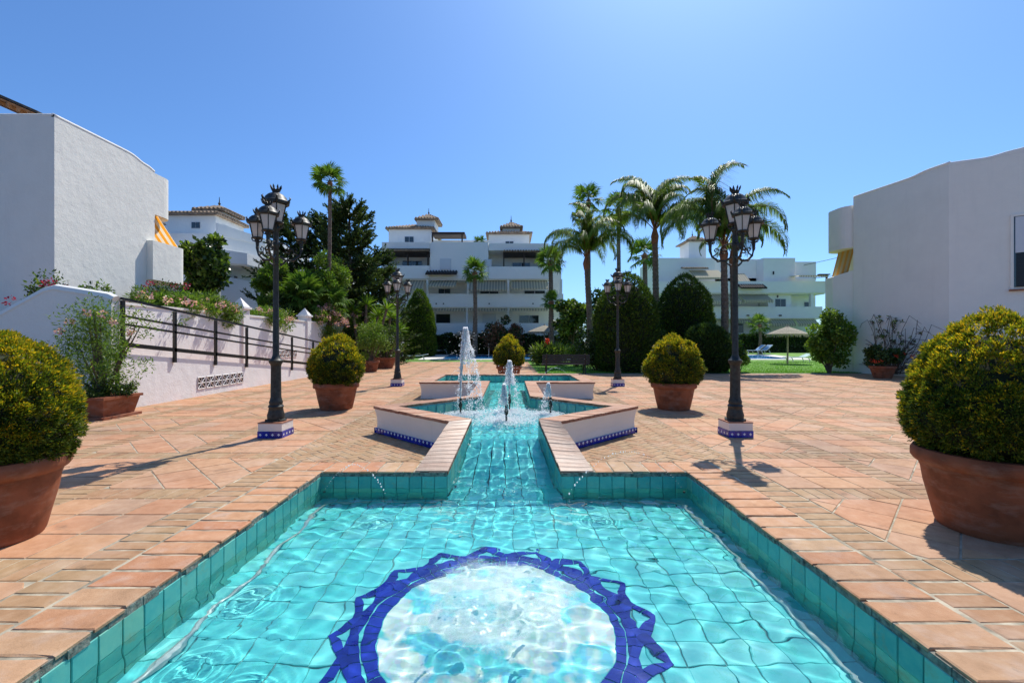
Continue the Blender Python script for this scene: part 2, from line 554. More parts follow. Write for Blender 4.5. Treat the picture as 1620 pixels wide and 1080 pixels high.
def clip(poly, x0, x1, y0, y1):
    def half(p, ax, s, v):
        out = []
        for i in range(len(p)):
            a, b = p[i], p[(i + 1) % len(p)]
            ina, inb = s * (a[ax] - v) >= 0, s * (b[ax] - v) >= 0
            if ina:
                out.append(a)
            if ina != inb:
                t = (v - a[ax]) / (b[ax] - a[ax])
                out.append((a[0] + t * (b[0] - a[0]), a[1] + t * (b[1] - a[1])))
        return out
    for ax, s, v in ((0, 1, x0), (0, -1, x1), (1, 1, y0), (1, -1, y1)):
        poly = half(poly, ax, s, v)
        if len(poly) < 3:
            return []
    return poly


def area(p):
    return 0.5 * sum(p[i][0] * p[(i + 1) % len(p)][1] - p[(i + 1) % len(p)][0] * p[i][1] for i in range(len(p)))


def slabpiece(mb, poly, z, thick=0.014, inset=0.006, drop=0.004, tilt=0.0012, mi=0, rough=0.0):
    """one paving piece: a top face with worn, rounded-off edges and sides going down into the joint"""
    n = len(poly)
    cx, cy = sum(p[0] for p in poly) / n, sum(p[1] for p in poly) / n
    tx, ty, dz = rng.normal(0, tilt), rng.normal(0, tilt), rng.normal(0, tilt)
    def h(p):
        return z + dz + tx * (p[0] - cx) * 3 + ty * (p[1] - cy) * 3
    ins = []
    for p in poly:
        d = math.hypot(p[0] - cx, p[1] - cy)
        k = max(0.0, 1 - inset * 1.5 / max(d, 1e-4))
        jx, jy = (rng.normal(0, rough), rng.normal(0, rough)) if rough else (0, 0)
        ins.append((cx + (p[0] - cx) * k + jx, cy + (p[1] - cy) * k + jy))
    vs_ = [(p[0], p[1], h(p)) for p in ins] + [(p[0], p[1], h(p) - drop) for p in poly] + [(p[0], p[1], z - thick) for p in poly]
    fs = [tuple(range(n))]
    for k in (0, n):
        fs += [(k + i, k + n + i, k + n + (i + 1) % n, k + (i + 1) % n) for i in range(n)]
    mb.add(vs_, fs, mi)


def subdiv(poly, step):                              # extra points along edges so a worn edge can wobble
    out = []
    for i in range(len(poly)):
        a, b = poly[i], poly[(i + 1) % len(poly)]
        k = max(1, int(math.hypot(b[0] - a[0], b[1] - a[1]) / step))
        out += [(a[0] + (b[0] - a[0]) * j / k, a[1] + (b[1] - a[1]) * j / k) for j in range(k)]
    return out


def pieces(polys, name, parent, m, z, limit, rest_label, **kw):
    """polys sorted by how large they show: the first `limit` as parts, the others joined"""
    polys = sorted(polys, key=lambda p: -abs(area(p)) / max(0.5, sum(q[1] for q in p) / len(p)) ** 3)
    for p in polys[:limit]:
        mb = MB()
        slabpiece(mb, p, z, **kw)
        me = bpy.data.meshes.new(name)
        me.from_pydata(mb.v, [], mb.f)
        me.materials.append(m)
        link(name, me, parent)
    if len(polys) > limit:
        mb = MB()
        for p in polys[limit:]:
            slabpiece(mb, p, z, **kw)
        me = bpy.data.meshes.new(rest_label)
        me.from_pydata(mb.v, [], mb.f)
        me.materials.append(m)
        o = link(rest_label, me, parent)
        o['kind'] = 'stuff'


def seen(x, y, margin=1.6):
    return y > 0.9 and -1.13 * y - margin < x < 1.13 * y + margin
# ------------------------------------------------------------------ ground, lawn, paving
LP = (AX - 2.12, AX + 2.12, -1.2, 5.26)               # inside of the lower pool
PW = 0.0058


def ring(mb, X0, X1, Y0, Y1, hole, z):
    a, b, c, d = hole
    for r in ((X0, X1, Y0, c), (X0, X1, d, Y1), (X0, a, c, d), (b, X1, c, d)):
        mb.add([(r[0], r[2], z), (r[1], r[2], z), (r[1], r[3], z), (r[0], r[3], z)], [(0, 1, 2, 3)])


hole = (LP[0] - 0.1, LP[1] + 0.1, LP[2] - 0.1, 6.2)
g = MB()
ring(g, -1500, 1500, -400, 2500, (LP[0] - 0.3, LP[1] + 0.3, LP[2] - 0.3, 6.35), -0.05)
tag(g.build('ground', M['soil']), kind='structure')

pave = MB()
a_, b_, c_, d_ = LP
zb = -PW
for (x0, x1, y0, y1) in ((-8.6, a_ - 0.02, -2, d_), (b_ + 0.02, 24, -2, d_), (-8.6, AX - 0.66, d_ + 0.02, 16), (AX + 0.66, 24, d_ + 0.02, 16),
                         (AX - 0.66, AX + 0.66, 6.4, 16), (-8.6, 24, 16, 21.5), (-12, 1.35, 21.5, 33.7), (-12, -8.6, 18.5, 21.5)):
    pave.add([(x0, y0, zb), (x1, y0, zb), (x1, y1, zb), (x0, y1, zb)], [(0, 1, 2, 3)])
paving = pave.build('pavement', M['mortar'])
tag(paving, kind='structure')

tiles, bricks = [], []
J = 0.007
BX0, PER, BAY = 2.9, 1.5, 1.2
YB0 = 4.35


def gap(x0, x1, y0, y1, j=J):
    return [(x0 + j, y0 + j), (x1 - j, y0 + j), (x1 - j, y1 - j), (x0 + j, y1 - j)]


def in_walk(x, y):
    if y > 33.6 or (y > 21.45 and x > 1.3):
        return False
    if x < -8.4 and not (y > 19 and x > -11.5):
        return False
    return x < 22


def bay(x0, y0, w, d, diag):
    x1, y1 = x0 + w, y0 + d
    if not (seen(x0, y1) or seen(x1, y1)):
        return
    if not in_walk((x0 + x1) / 2, (y0 + y1) / 2):
        return
    t = BAY / 3
    if not diag:
        for i in range(int(round(w / t))):
            for j in range(int(round(d / t))):
                tiles.append(gap(x0 + i * t, x0 + (i + 1) * t, y0 + j * t, y0 + (j + 1) * t))
    else:
        cx, cy = (x0 + x1) / 2, (y0 + y1) / 2
        c = math.sqrt(0.5)
        hgt = t / 2 - J
        for i in range(-4, 5):
            for j in range(-4, 5):
                u, v = (i + 0.5) * t, (j) * t
                q = [(cx + c * ((u + su * hgt) - (v + sv * hgt)), cy + c * ((u + su * hgt) + (v + sv * hgt))) for su, sv in ((-1, -1), (1, -1), (1, 1), (-1, 1))]
                q = clip(q, x0 + J, x1 - J, y0 + J, y1 - J)
                if len(q) >= 3 and abs(area(q)) > 0.004:
                    tiles.append(q)


def band(x0, x1, y0, y1, along):
    """a course of bricks lying across the band"""
    if not (seen(x0, y1) or seen(x1, y1)) or not in_walk((x0 + x1) / 2, (y0 + y1) / 2):
        return
    L = (x1 - x0) if along == 'x' else (y1 - y0)
    n = max(1, int(round(L / 0.135)))
    for i in range(n):
        if along == 'x':
            bricks.append(gap(x0 + L * i / n, x0 + L * (i + 1) / n, y0, y1, 0.006))
        else:
            bricks.append(gap(x0, x1, y0 + L * i / n, y0 + L * (i + 1) / n, 0.006))


nk0, nk1 = -3, 20
for side in (-1, 1):
    for i in range(0, 5 if side < 0 else 14):
        lo = BX0 + i * PER
        x0, x1 = (AX - lo - BAY, AX - lo) if side < 0 else (AX + lo, AX + lo + BAY)
        bx0, bx1 = (x0 - 0.3, x0) if side < 0 else (x1, x1 + 0.3)
        for k in range(nk0, nk1):
            y0 = YB0 + k * PER
            bay(x0, y0 + 0.3, BAY, BAY, (i + k + (0 if side < 0 else 1)) % 2 == 0)
            band(x0, x1, y0, y0 + 0.3, 'x')
            band(bx0, bx1, y0, y0 + PER, 'y')
for k in range(8, nk1):                                # the middle of the walk beyond the fountain
    y0 = YB0 + k * PER
    for i in range(4):
        x0 = AX - 2.9 + i * 1.45
        bay(x0, y0 + 0.3, BAY, BAY, (i + k) % 2 == 0)
        band(x0, x0 + BAY, y0, y0 + 0.3, 'x')
        band(x0 + BAY, x0 + 1.45, y0, y0 + PER, 'y')
# second course of bricks beside the coping of the lower pool
yy = 0.6
while yy < 5.66:
    w = rng.uniform(0.135, 0.15)
    for x0, x1 in ((AX - 2.9, AX - 2.56), (AX + 2.56, AX + 2.9)):
        bricks.append(subdiv(gap(x0 + rng.uniform(-0.012, 0.012), x1, yy, yy + w, 0.009), 0.12))
    yy += w
# herringbone apron round the raised basin
HB = 0.118


def inside_raised(x, y):
    x = abs(x - AX)
    if y < 6.15 and x < 1.0:
        return True
    if 6.0 < y < 8.95 and x < 0.7 + max(0, 1.43 - abs(y - 7.48)):
        return True
    if 8.8 < y < 12 and x < 0.66:
        return True
    return 11.9 < y < 14.85 and x < 2.2


for i in range(-70, 90):
    for j in range(-45, 60):
        for q in (0, 1):
            # classic 2:1 herringbone in brick units
            if q == 0:
                u0, v0, du, dv = i + 0.0, j * 1.0, 2, 1
                if (i - j) % 4 != 0:
                    continue
            else:
                u0, v0, du, dv = i + 0.0, j * 1.0, 1, 2
                if (i - j) % 4 != 3:
                    continue
                v0 = j - 0.0
                u0 = i
            u1, v1 = (u0 + du) * HB, (v0 + dv) * HB
            u0, v0 = u0 * HB, v0 * HB
            c = math.sqrt(0.5)
            e = 0.005
            q4 = [(u0 + e, v0 + e), (u1 - e, v0 + e), (u1 - e, v1 - e), (u0 + e, v1 - e)]
            q4 = [(AX + c * (u - v), 9.0 + c * (u + v)) for u, v in q4]
            q4 = clip(q4, AX - 2.89, AX + 2.89, 5.69, 16.34)
            if len(q4) < 3 or abs(area(q4)) < 0.0015:
                continue
            mx, my = sum(p[0] for p in q4) / len(q4), sum(p[1] for p in q4) / len(q4)
            if not inside_raised(mx, my):
                bricks.append(q4)
pieces(tiles, 'tile', paving, M['tile'], 0.0, 300, 'distant_tiles', inset=0.004)
pieces(bricks, 'brick', paving, M['brick'], -0.001, 300, 'distant_bricks', inset=0.006, drop=0.005, tilt=0.0010, rough=0.002)

# puddle left by the spray
lw = MB()
for (x0, x1, y0, y1, nx, ny) in ((1.35, 60, 21.5, 33.7, 40, 14), (-60, 60, 33.7, 80, 60, 40)):
    for j in range(ny):
        for i in range(nx):
            q = []
            for di, dj in ((0, 0), (1, 0), (1, 1), (0, 1)):
                x, y = x0 + (x1 - x0) * (i + di) / nx, y0 + (y1 - y0) * (j + dj) / ny
                q.append((x, y, 0.004 + 0.03 * min(12, max(0, y - 33.7)) - (0.3 if y > 79 else 0)))
            lw.add(q, [(0, 1, 2, 3)])
tag(lw.build('lawn', M['lawn']), kind='structure')
n = 60000
gx = rng.uniform(1.4, 24, n)
gy = 21.6 + 13 * rng.random(n) ** 1.6
P = np.stack([gx, gy, np.full(n, 0.0)], 1)
ph = rng.uniform(0, 2 * PI, n)
hh = rng.uniform(0.025, 0.06, n)
sx = np.stack([np.cos(ph), np.sin(ph), 0 * ph], 1) * 0.012
tip = P + np.stack([rng.normal(0, 0.02, n), rng.normal(0, 0.02, n), hh], 1)
V = np.stack([P - sx, P + sx, tip], 1).reshape(-1, 3)
tag(link('grass', np_mesh('grass', V, np.arange(3 * n).reshape(-1, 3), M['grass'])), 'short green lawn grass beyond the paved court', 'grass', kind='stuff')
# ------------------------------------------------------------------ lower pool
def recv(o):
    o.cycles.is_caustics_receiver = True
    return o


def tile_mesh(name, w, h, m, t=0.012, bev=0.004):      # upright tile in the xz plane, front towards -y
    mb = MB()
    w2, h2 = w / 2, h / 2
    a = [(-w2 + bev, -t, -h2 + bev), (w2 - bev, -t, -h2 + bev), (w2 - bev, -t, h2 - bev), (-w2 + bev, -t, h2 - bev)]
    b = [(-w2, -t + bev, -h2), (w2, -t + bev, -h2), (w2, -t + bev, h2), (-w2, -t + bev, h2)]
    c = [(-w2, 0, -h2), (w2, 0, -h2), (w2, 0, h2), (-w2, 0, h2)]
    fs = [(0, 1, 2, 3)]
    for k in (0, 4):
        fs += [(k + i, k + 4 + i, k + 4 + (i + 1) % 4, k + (i + 1) % 4) for i in range(4)]
    mb.add(a + b + c, fs)
    return mb.mesh(name, m)


def wall_tiles(parent, p0, p1, ztop, rows, size, me, gapw=0.006, skip=0.0, name='wall_tile'):
    """upright tiles along p0->p1; the glazed face looks to the right-hand side of that direction"""
    d = Vector((p1[0] - p0[0], p1[1] - p0[1], 0))
    L = d.length
    n = max(1, int(round(L / size)))
    s = L / n
    ang = math.atan2(d.y, d.x)
    for r in range(rows):
        for i in range(n):
            t = (i + 0.5) * s
            p = Vector((p0[0], p0[1], 0)) + d.normalized() * t
            if p.y < skip:
                continue
            o = link(name, me, parent, (p.x, p.y, ztop - (r + 0.5) * size), (rng.normal(0, 0.006), 0, ang + rng.normal(0, 0.006)), (s / size * (size - gapw) / size, 1, (size - gapw) / size))
            recv(o)


ZW = -0.19                                             # water level of the lower pool
ZF = -0.56
WS = 0.15
pool = empty('lower_pool', (0, 0, 0))
tag(pool, 'sunken turquoise tiled pool with brick coping in the foreground', 'pool')
wt = tile_mesh('wall_tile', WS, WS, M['turq'])
x0, x1, y0, y1 = LP
bk = MB()
bk.box(x0 - 0.22, x0 - 0.001, y0 - 0.2, y1 + 0.2, ZF - 0.1, -0.052)
bk.box(x1 + 0.001, x1 + 0.22, y0 - 0.2, y1 + 0.2, ZF - 0.1, -0.052)
bk.box(x0 - 0.001, AX - 0.66, y1 + 0.001, y1 + 0.2, ZF - 0.1, -0.052)
bk.box(AX + 0.66, x1 + 0.001, y1 + 0.001, y1 + 0.2, ZF - 0.1, -0.052)
bk.box(x0 - 0.001, x1 + 0.001, y0 - 0.2, y0 - 0.001, ZF - 0.1, -0.052)
recv(bk.build('wall_backing', M['grout'], pool))
fl = MB()
fl.box(x0 - 0.001, x1 + 0.001, y0, 5.5, ZF - 0.08, ZF - 0.012)
recv(fl.build('floor_bed', M['grout'], pool))
ys = 0.9
wall_tiles(pool, (x0, ys), (x0, y1), -0.052, 4, WS, wt)
wall_tiles(pool, (x1, y1), (x1, ys), -0.052, 4, WS, wt)
wall_tiles(pool, (x0, y1), (AX - 0.66, y1), -0.052, 4, WS, wt)
wall_tiles(pool, (AX + 0.66, y1), (x1, y1), -0.052, 4, WS, wt)
# floor tiles
FS = 0.2
fm = MB()
q = 0.235 / 2 - 0.0035
slabpiece(fm, [(-q, -q), (q, -q), (q, q), (-q, q)], 0.0, thick=0.012, inset=0.004, drop=0.003, tilt=0)
fme = fm.mesh('floor_tile', M['turqfloor'])
MC = (AX - 0.03, 2.99)                                 # centre of the mosaic
nx = int(round((x1 - x0) / FS))
ny = int((5.46 - 0.9) / FS)
cells = []
for j in range(ny):
    for i in range(nx):
        px, py = x0 + (i + 0.5) * (x1 - x0) / nx, 5.46 - (j + 0.5) * FS
        if py > 5.26 and abs(px - AX) > 0.7:
            continue
        if math.hypot(px - MC[0], py - MC[1]) < 0.62:
            continue
        cells.append((px, py))
cells.sort(key=lambda c: abs(c[1] - 3.2))
rest = MB()
for n_, (px, py) in enumerate(cells):
    if n_ < 300:
        recv(link('floor_tile', fme, pool, (px + rng.normal(0, 0.003), py + rng.normal(0, 0.003), ZF + rng.normal(0, 0.001)), (rng.normal(0, 0.004), rng.normal(0, 0.004), rng.normal(0, 0.008)), ((x1 - x0) / nx / 0.235, FS / 0.235, 1)))
    else:
        q = FS / 2 - 0.005
        slabpiece(rest, [(px - q, py - q), (px + q, py - q), (px + q, py + q), (px - q, py + q)], ZF, thick=0.012, inset=0.004, drop=0.003)
o = recv(rest.build('remaining_floor_tiles', M['turqfloor'], pool))
o['kind'] = 'stuff'
# mosaic: cream pebble disc, a cobalt ring and a sixteen-pointed interlaced star of small cobalt pieces
dm = MB()
dm.lathe([(0.755, -0.01), (0.755, 0.004), (0.45, 0.006), (0.02, 0.006)], 64, (MC[0], MC[1], ZF))
recv(dm.build('mosaic_disc', M['pebble'], pool))


def mosaic_piece(poly, z):
    mb = MB()
    slabpiece(mb, poly, z, thick=0.01, inset=0.002, drop=0.002, tilt=0.0006)
    recv(mb.build('mosaic_tile', M['blue'], pool))


for k in range(64):                                    # the ring
    a0, a1 = 2 * PI * k / 64, 2 * PI * (k + 0.9) / 64
    for r0, r1 in ((0.76, 0.835),):
        mosaic_piece([(MC[0] + r * math.cos(a), MC[1] + r * math.sin(a)) for r, a in ((r0, a0), (r1, a0), (r1, a1), (r0, a1))], ZF + 0.009)
SR = 1.09
for k in range(16):
    A0, A1 = 2 * PI * (k + 0.25) / 16, 2 * PI * (k + 3.25) / 16
    p = Vector((SR * math.cos(A0), SR * math.sin(A0)))
    q = Vector((SR * math.cos(A1), SR * math.sin(A1)))
    d = (q - p)
    n_ = Vector((-d.y, d.x)).normalized()
    for t0, t1 in [(i / 14, (i + 0.92) / 14) for i in range(14)]:
        mid = (p + d * (t0 + t1) / 2).length
        if mid < 0.875 and 4 < int(t0 * 14) < 9:
            continue
        w0, w1 = 0.066 * min(1, 0.45 + t0 * 8, 0.45 + (1 - t0) * 8), 0.066 * min(1, 0.45 + t1 * 8, 0.45 + (1 - t1) * 8)
        quad = [p + d * t0, p + d * t1, p + d * t1 + n_ * w1, p + d * t0 + n_ * w0]
        mosaic_piece([(MC[0] + v.x, MC[1] + v.y) for v in quad], ZF + 0.011 + 0.001 * (k % 2))
# coping: long bricks laid across the edge, worn along the water side
def coping_brick(poly, z0=0.002):
    mb = MB()
    slabpiece(mb, subdiv(poly, 0.1), z0, thick=0.022, inset=0.008, drop=0.006, tilt=0.002, rough=0.003)
    link('coping_brick', mb.mesh('coping_brick', M['coping']), pool)


for s in (-1, 1):
    yy = 0.5
    while yy < 5.28:
        w = rng.uniform(0.195, 0.225)
        if yy + w > 5.2:
            w = 5.3 - yy
        jt = 0.011
        e = rng.normal(0, 0.008)
        xs = sorted((AX + s * (2.12 - 0.012 + e), AX + s * 2.545))
        coping_brick([(xs[0], yy + jt), (xs[1], yy + jt), (xs[1], yy + w - jt), (xs[0], yy + w - jt)])
        yy += w
    # far edge, up to the cascade
    xx = 1.045
    while xx < 2.54:
        w = rng.uniform(0.195, 0.225)
        if xx + w > 2.45:
            w = 2.545 - xx
        xs = sorted((AX + s * (xx + 0.009), AX + s * (xx + w - 0.009)))
        e = rng.normal(0, 0.006)
        y00 = 5.31 if xx > 2.0 else 5.25
        coping_brick([(xs[0], y00 + e), (xs[1], y00 + e), (xs[1], 5.67), (xs[0], 5.67)])
        xx += w
# crumbling mortar bed under the coping
cb = MB()
for s in (-1, 1):
    for k in range(40):
        ya, yb = 0.6 + k * 0.1165, 0.6 + (k + 1) * 0.1165
        o = 0.004 + abs(rng.normal(0, 0.006))
        xs = sorted((AX + s * (2.12 - o), AX + s * 2.3))
        cb.box(xs[0], xs[1], ya, yb, -0.056 - abs(rng.normal(0, 0.006)), -0.006 - abs(rng.normal(0, 0.006)))
    for k in range(14):
        xa, xb = 0.66 + k * 0.1043, 0.66 + (k + 1) * 0.1043
        xs = sorted((AX + s * xa, AX + s * xb))
        o = 0.004 + abs(rng.normal(0, 0.006))
        cb.box(xs[0], xs[1], 5.26 - o, 5.45, -0.056 - abs(rng.normal(0, 0.006)), -0.006 - abs(rng.normal(0, 0.005)))
cb.build('mortar_bed', M['darkmortar'], pool)['kind'] = 'stuff'
# grey hose along the foot of the walls
pp = [(AX - 1.97, 1.0, ZF + 0.025)]
for k in range(1, 30):
    pp.append((AX - 1.97 + 0.025 * math.sin(k * 1.1), 1.0 + k * 0.138, ZF + 0.028))
pp += [(AX - 1.9, 5.1, ZF + 0.028), (AX - 1.4, 5.14, ZF + 0.028), (AX - 0.75, 5.12, ZF + 0.028)]
h1 = MB().tube(pp, 0.019, 8)
tag(recv(h1.build('water_hose', M['pipe'], smooth=True)), 'pale grey hose under water along the wall nearest the lit lamp shadow side', 'hose', 'hoses on the pool floor')
h1o = bpy.data.objects['water_hose']
h1o['label'] = 'pale grey hose under water along the sunlit left pool wall'
pp = [(AX + 1.98, 1.0, ZF + 0.025)]
for k in range(1, 30):
    pp.append((AX + 1.98 + 0.012 * math.sin(k * 0.9), 1.0 + k * 0.138, ZF + 0.028))
pp += [(AX + 1.92, 5.1, ZF + 0.028), (AX + 1.5, 5.15, ZF + 0.028), (AX + 0.72, 5.15, ZF + 0.028)]
h2 = MB().tube(pp, 0.019, 8).build('water_hose', M['pipe'], smooth=True)
tag(recv(h2), 'pale grey hose under water along the shaded right pool wall', 'hose', 'hoses on the pool floor')

# ------------------------------------------------------------------ raised basin: cascade, diamond, channel, upper pool
ZR = 0.44                                              # top of the rim
ZU = 0.215                                             # water level up there
ZUF = 0.03
basin = empty('raised_basin', (AX, 7.48, 0))
basin.location = (0, 0, 0)
tag(basin, 'raised white fountain with diamond basin, brick rim and rectangular upper pool', 'fountain')


def mirror(p):
    return (2 * AX - p[0],) + tuple(p[1:])


def X(v):
    return AX + v


SEG = [  # inner p0, p1, outer q0, q1, number of bricks, z0, z1
    ((-0.652, 5.265), (-0.458, 6.25), (-1.035, 5.265), (-0.742, 6.05), 14, 0.004, ZR),
    ((-0.458, 6.25), (-1.77, 7.48), (-0.742, 6.05), (-2.18, 7.48), 21, ZR, ZR),
    ((-1.77, 7.48), (-0.458, 8.87), (-2.18, 7.48), (-0.742, 8.92), 21, ZR, ZR),
    ((-0.458, 8.87), (-0.47, 12.25), (-0.742, 8.92), (-0.75, 11.87), 24, ZR, ZR),
    ((-0.47, 12.25), (-1.98, 12.25), (-0.75, 11.87), (-2.3, 11.87), 13, ZR, ZR),
    ((-1.98, 12.25), (-1.98, 14.54), (-2.3, 11.87), (-2.3, 14.9), 20, ZR, ZR),
    ((-1.98, 14.54), (0.0, 14.54), (-2.3, 14.9), (0.0, 14.9), 17, ZR, ZR),
]
BT = 0.042                                              # thickness of the rim bricks
for s in (-1, 1):
    fx = (lambda v: AX + v) if s < 0 else (lambda v: AX - v)
    for (a, b, c, d, n, za, zb) in SEG:
        for i in range(n):
            t0, t1 = (i + 0.04) / n, (i + 0.96) / n
            def L(p, q, t):
                return (fx(p[0] + (q[0] - p[0]) * t), p[1] + (q[1] - p[1]) * t)
            e = rng.normal(0, 0.004)
            poly = [L(a, b, t0), L(a, b, t1), L(c, d, t1), L(c, d, t0)]
            zz = [za + (zb - za) * t for t in (t0, t1, t1, t0)]
            if area(poly) < 0:
                poly, zz = poly[::-1], zz[::-1]
            mb = MB()
            dz = rng.normal(0, 0.0018)
            cx, cy = sum(p[0] for p in poly) / 4, sum(p[1] for p in poly) / 4
            top = [(cx + (p[0] - cx) * 0.975, cy + (p[1] - cy) * 0.975, z + dz) for p, z in zip(poly, zz)]
            mid = [(p[0] + e * 0.5, p[1] + e, z + dz - 0.005) for p, z in zip(poly, zz)]
            low = [(p[0] + e * 0.5, p[1] + e, z - BT) for p, z in zip(poly, zz)]
            fs = [(0, 1, 2, 3), (11, 10, 9, 8)]
            for k in (0, 4):
                fs += [(k + q, k + 4 + q, k + 4 + (q + 1) % 4, k + (q + 1) % 4) for q in range(4)]
            mb.add(top + mid + low, fs)
            mb.m = [0, 1] + [0] * 4 + [1] * 4  # sides and underside take the dark red: shade put into the colour
            mb.build('rim_brick', [M['rimbrick' if za == zb else 'rampbrick'], M['redbrick']], basin)

# white outer wall with its hollow (concave) foot, following the outer line
PROF = [(0.0, 0.035), (0.09, 0.045), (0.18, 0.05), (0.27, 0.042), (0.34, 0.028), (ZR - BT - 0.002, 0.014)]
for s in (-1, 1):
    fx = (lambda v: AX + v) if s < 0 else (lambda v: AX - v)
    path = [(-0.742, 6.05), (-2.18, 7.48), (-0.742, 8.92), (-0.75, 11.87), (-2.3, 11.87), (-2.3, 14.9), (0.0, 14.9)]

    def inset_path(o):
        out = []
        for i, p in enumerate(path):
            ns = []
            for j in (i - 1, i):
                if 0 <= j < len(path) - 1:
                    dx, dy = path[j + 1][0] - path[j][0], path[j + 1][1] - path[j][1]
                    l = math.hypot(dx, dy)
                    ns.append((dy / l, -dx / l))       # inward normal (towards +x side when walking away)
            if len(ns) == 1:
                m = ns[0]
                k = 1.0
            else:
                m = (ns[0][0] + ns[1][0], ns[0][1] + ns[1][1])
                l = math.hypot(*m)
                m = (m[0] / l, m[1] / l)
                k = 1 / max(0.3, m[0] * ns[0][0] + m[1] * ns[0][1])
            out.append((p[0] + m[0] * o * k, p[1] + m[1] * o * k))
        return out
    mb = MB()
    rows_ = [[(fx(p[0]), p[1], z) for p in inset_path(o)] for z, o in PROF]
    rows_.append([(fx(p[0]), p[1], ZR - BT - 0.002) for p in inset_path(0.2)])
    rows_.append([(fx(p[0]), p[1], 0.0) for p in inset_path(0.2)])
    npts = len(path)
    vs_ = [p for r in rows_ for p in r]
    fs = [(r * npts + i, r * npts + i + 1, (r + 1) * npts + i + 1, (r + 1) * npts + i) for r in range(len(rows_) - 1) for i in range(npts - 1)]
    mb.add(vs_, fs)
    mb.build('wall', M['basinwhite'], basin)
    # side of the cascade down to the lower pool
    mb = MB()
    o0, o1, i0, i1 = (-0.99, 5.31), (-0.71, 6.04), (-0.68, 5.31), (-0.50, 6.20)
    pl = [(fx(p[0]), p[1]) for p in (o0, i0, i1, o1)]
    zt = [-0.075, -0.075, ZR - BT - 0.055, ZR - BT - 0.055]
    if area(pl) < 0:
        pl, zt = pl[::-1], zt[::-1]
    mb.prism(pl, -0.3, zt)
    mb.build('cascade_wall', M['basinwhite'], basin)
    # row of cobalt and white tiles along the foot
    bt = tile_mesh('skirting_tile', 0.09, 0.085, M['blue'], 0.012)
    st = tile_mesh('skirting_dot', 0.032, 0.032, M['whitetile'], 0.004, 0.001)
    for (p, q) in ((path[0], path[1]), (path[1], path[2])):
        a = Vector((fx(p[0]), p[1], 0))
        b = Vector((fx(q[0]), q[1], 0))
        d = (b - a)
        nrm = Vector((d.y, -d.x, 0)).normalized() * (-s)         # inward
        n = int(d.length / 0.094)
        for i in range(n):
            c = a + d * ((i + 0.5) / n) + nrm * (0.034)
            ang = math.atan2(d.y, d.x) + (0 if s > 0 else PI)
            t = link('skirting_tile', bt, basin, (c.x, c.y, 0.046), (0, 0, ang))
            if p == path[0]:
                link('tile_dot', st, t, (0, -0.0115, 0.018), (0, PI / 4, 0))

# inside faces: backing, tiles, floor, cascade bed
for s in (-1, 1):
    fx = (lambda v: AX + v) if s < 0 else (lambda v: AX - v)
    mb = MB()
    ins = [(-0.458, 6.25), (-1.77, 7.48), (-0.458, 8.87), (-0.47, 12.25), (-1.98, 12.25), (-1.98, 14.54), (0, 14.54)]
    for p, q in zip(ins[:-1], ins[1:]):
        P_, Q_ = (fx(p[0]), p[1]), (fx(q[0]), q[1])
        mb.add([(*P_, 0.0), (*Q_, 0.0), (*Q_, ZR - BT), (*P_, ZR - BT)], [(0, 1, 2, 3)])
        if p[1] > 7 and (p, q) != (ins[3], ins[4]):
            if s < 0:
                wall_tiles(basin, P_, Q_, ZR - BT, 2, 0.19, wt, name='wall_tile')
            else:
                wall_tiles(basin, Q_, P_, ZR - BT, 2, 0.19, wt, name='wall_tile')
    recv(mb.build('wall_backing', M['grout'], basin))
    # cascade flank tiles
    n = 8
    mb = MB()
    for i in range(n):
        t0, t1 = (i + 0.03) / n, (i + 0.97) / n
        A = lambda t: (fx(-0.66 + 0.20 * t), 5.26 + 0.99 * t)
        zt = lambda t: -0.05 + t * (ZR - 0.006)
        for (lo, hi) in ((0.0, 0.17), (0.176, 0.36)):
            vs_ = []
            for t in (t0, t1):
                x_, y_ = A(t)
                for k in (lo, hi):
                    vs_.append((x_ - (0.006 if s < 0 else -0.006) * -1, y_, zt(t) - k))
            fm_ = MB().add([vs_[1], vs_[3], vs_[2], vs_[0]], [(0, 1, 2, 3)])
            bx = fm_.v
            off = 0.01 * (1 if s < 0 else -1)
            fm_.add([(p[0] - off, p[1], p[2]) for p in bx], [(3, 2, 1, 0)])
            fm_.add([*bx[:4], *[(p[0] - off, p[1], p[2]) for p in bx[:4]]], [(0, 4, 5, 1), (1, 5, 6, 2), (2, 6, 7, 3), (3, 7, 4, 0)])
            recv(fm_.build('wall_tile', M['turq'], basin))
    mb = MB()
    mb.add([(fx(-0.672), 5.26, -0.6), (fx(-0.472), 6.25, -0.2), (fx(-0.472), 6.25, ZR - BT - 0.01), (fx(-0.672), 5.26, -0.055)], [(0, 1, 2, 3)])
    recv(mb.build('cascade_backing', M['grout'], basin))
bf = MB()
rows = [(6.2, 0.5), (7.48, 1.8), (8.9, 0.5), (12.2, 0.5), (12.2, 2.02), (14.58, 2.02)]
for (ya, wa), (yb, wb) in zip(rows[:-1], rows[1:]):
    if yb > ya:
        bf.add([(X(-wa), ya, ZUF - 0.012), (X(wa), ya, ZUF - 0.012), (X(wb), yb, ZUF - 0.012), (X(-wb), yb, ZUF - 0.012)], [(0, 1, 2, 3)])
recv(bf.build('floor_bed', M['grout'], basin))
# floor tiles of the diamond, channel and upper pool
for j in range(38):
    py = 6.32 + j * 0.22
    w = 0.46 + max(0, 1.31 - abs(py - 7.5)) if py < 8.9 else (0.46 if py < 12.15 else 1.96)
    if py > 14.5:
        break
    k = max(1, int(w / 0.235))
    for i in range(-k, k + 1):
        px = X(i * 0.235)
        if abs(px - AX) > w + 0.05:
            continue
        recv(link('floor_tile', fme, basin, (px, py, ZUF), (0, 0, rng.normal(0, 0.008)), (1, 0.22 / 0.235, 1)))
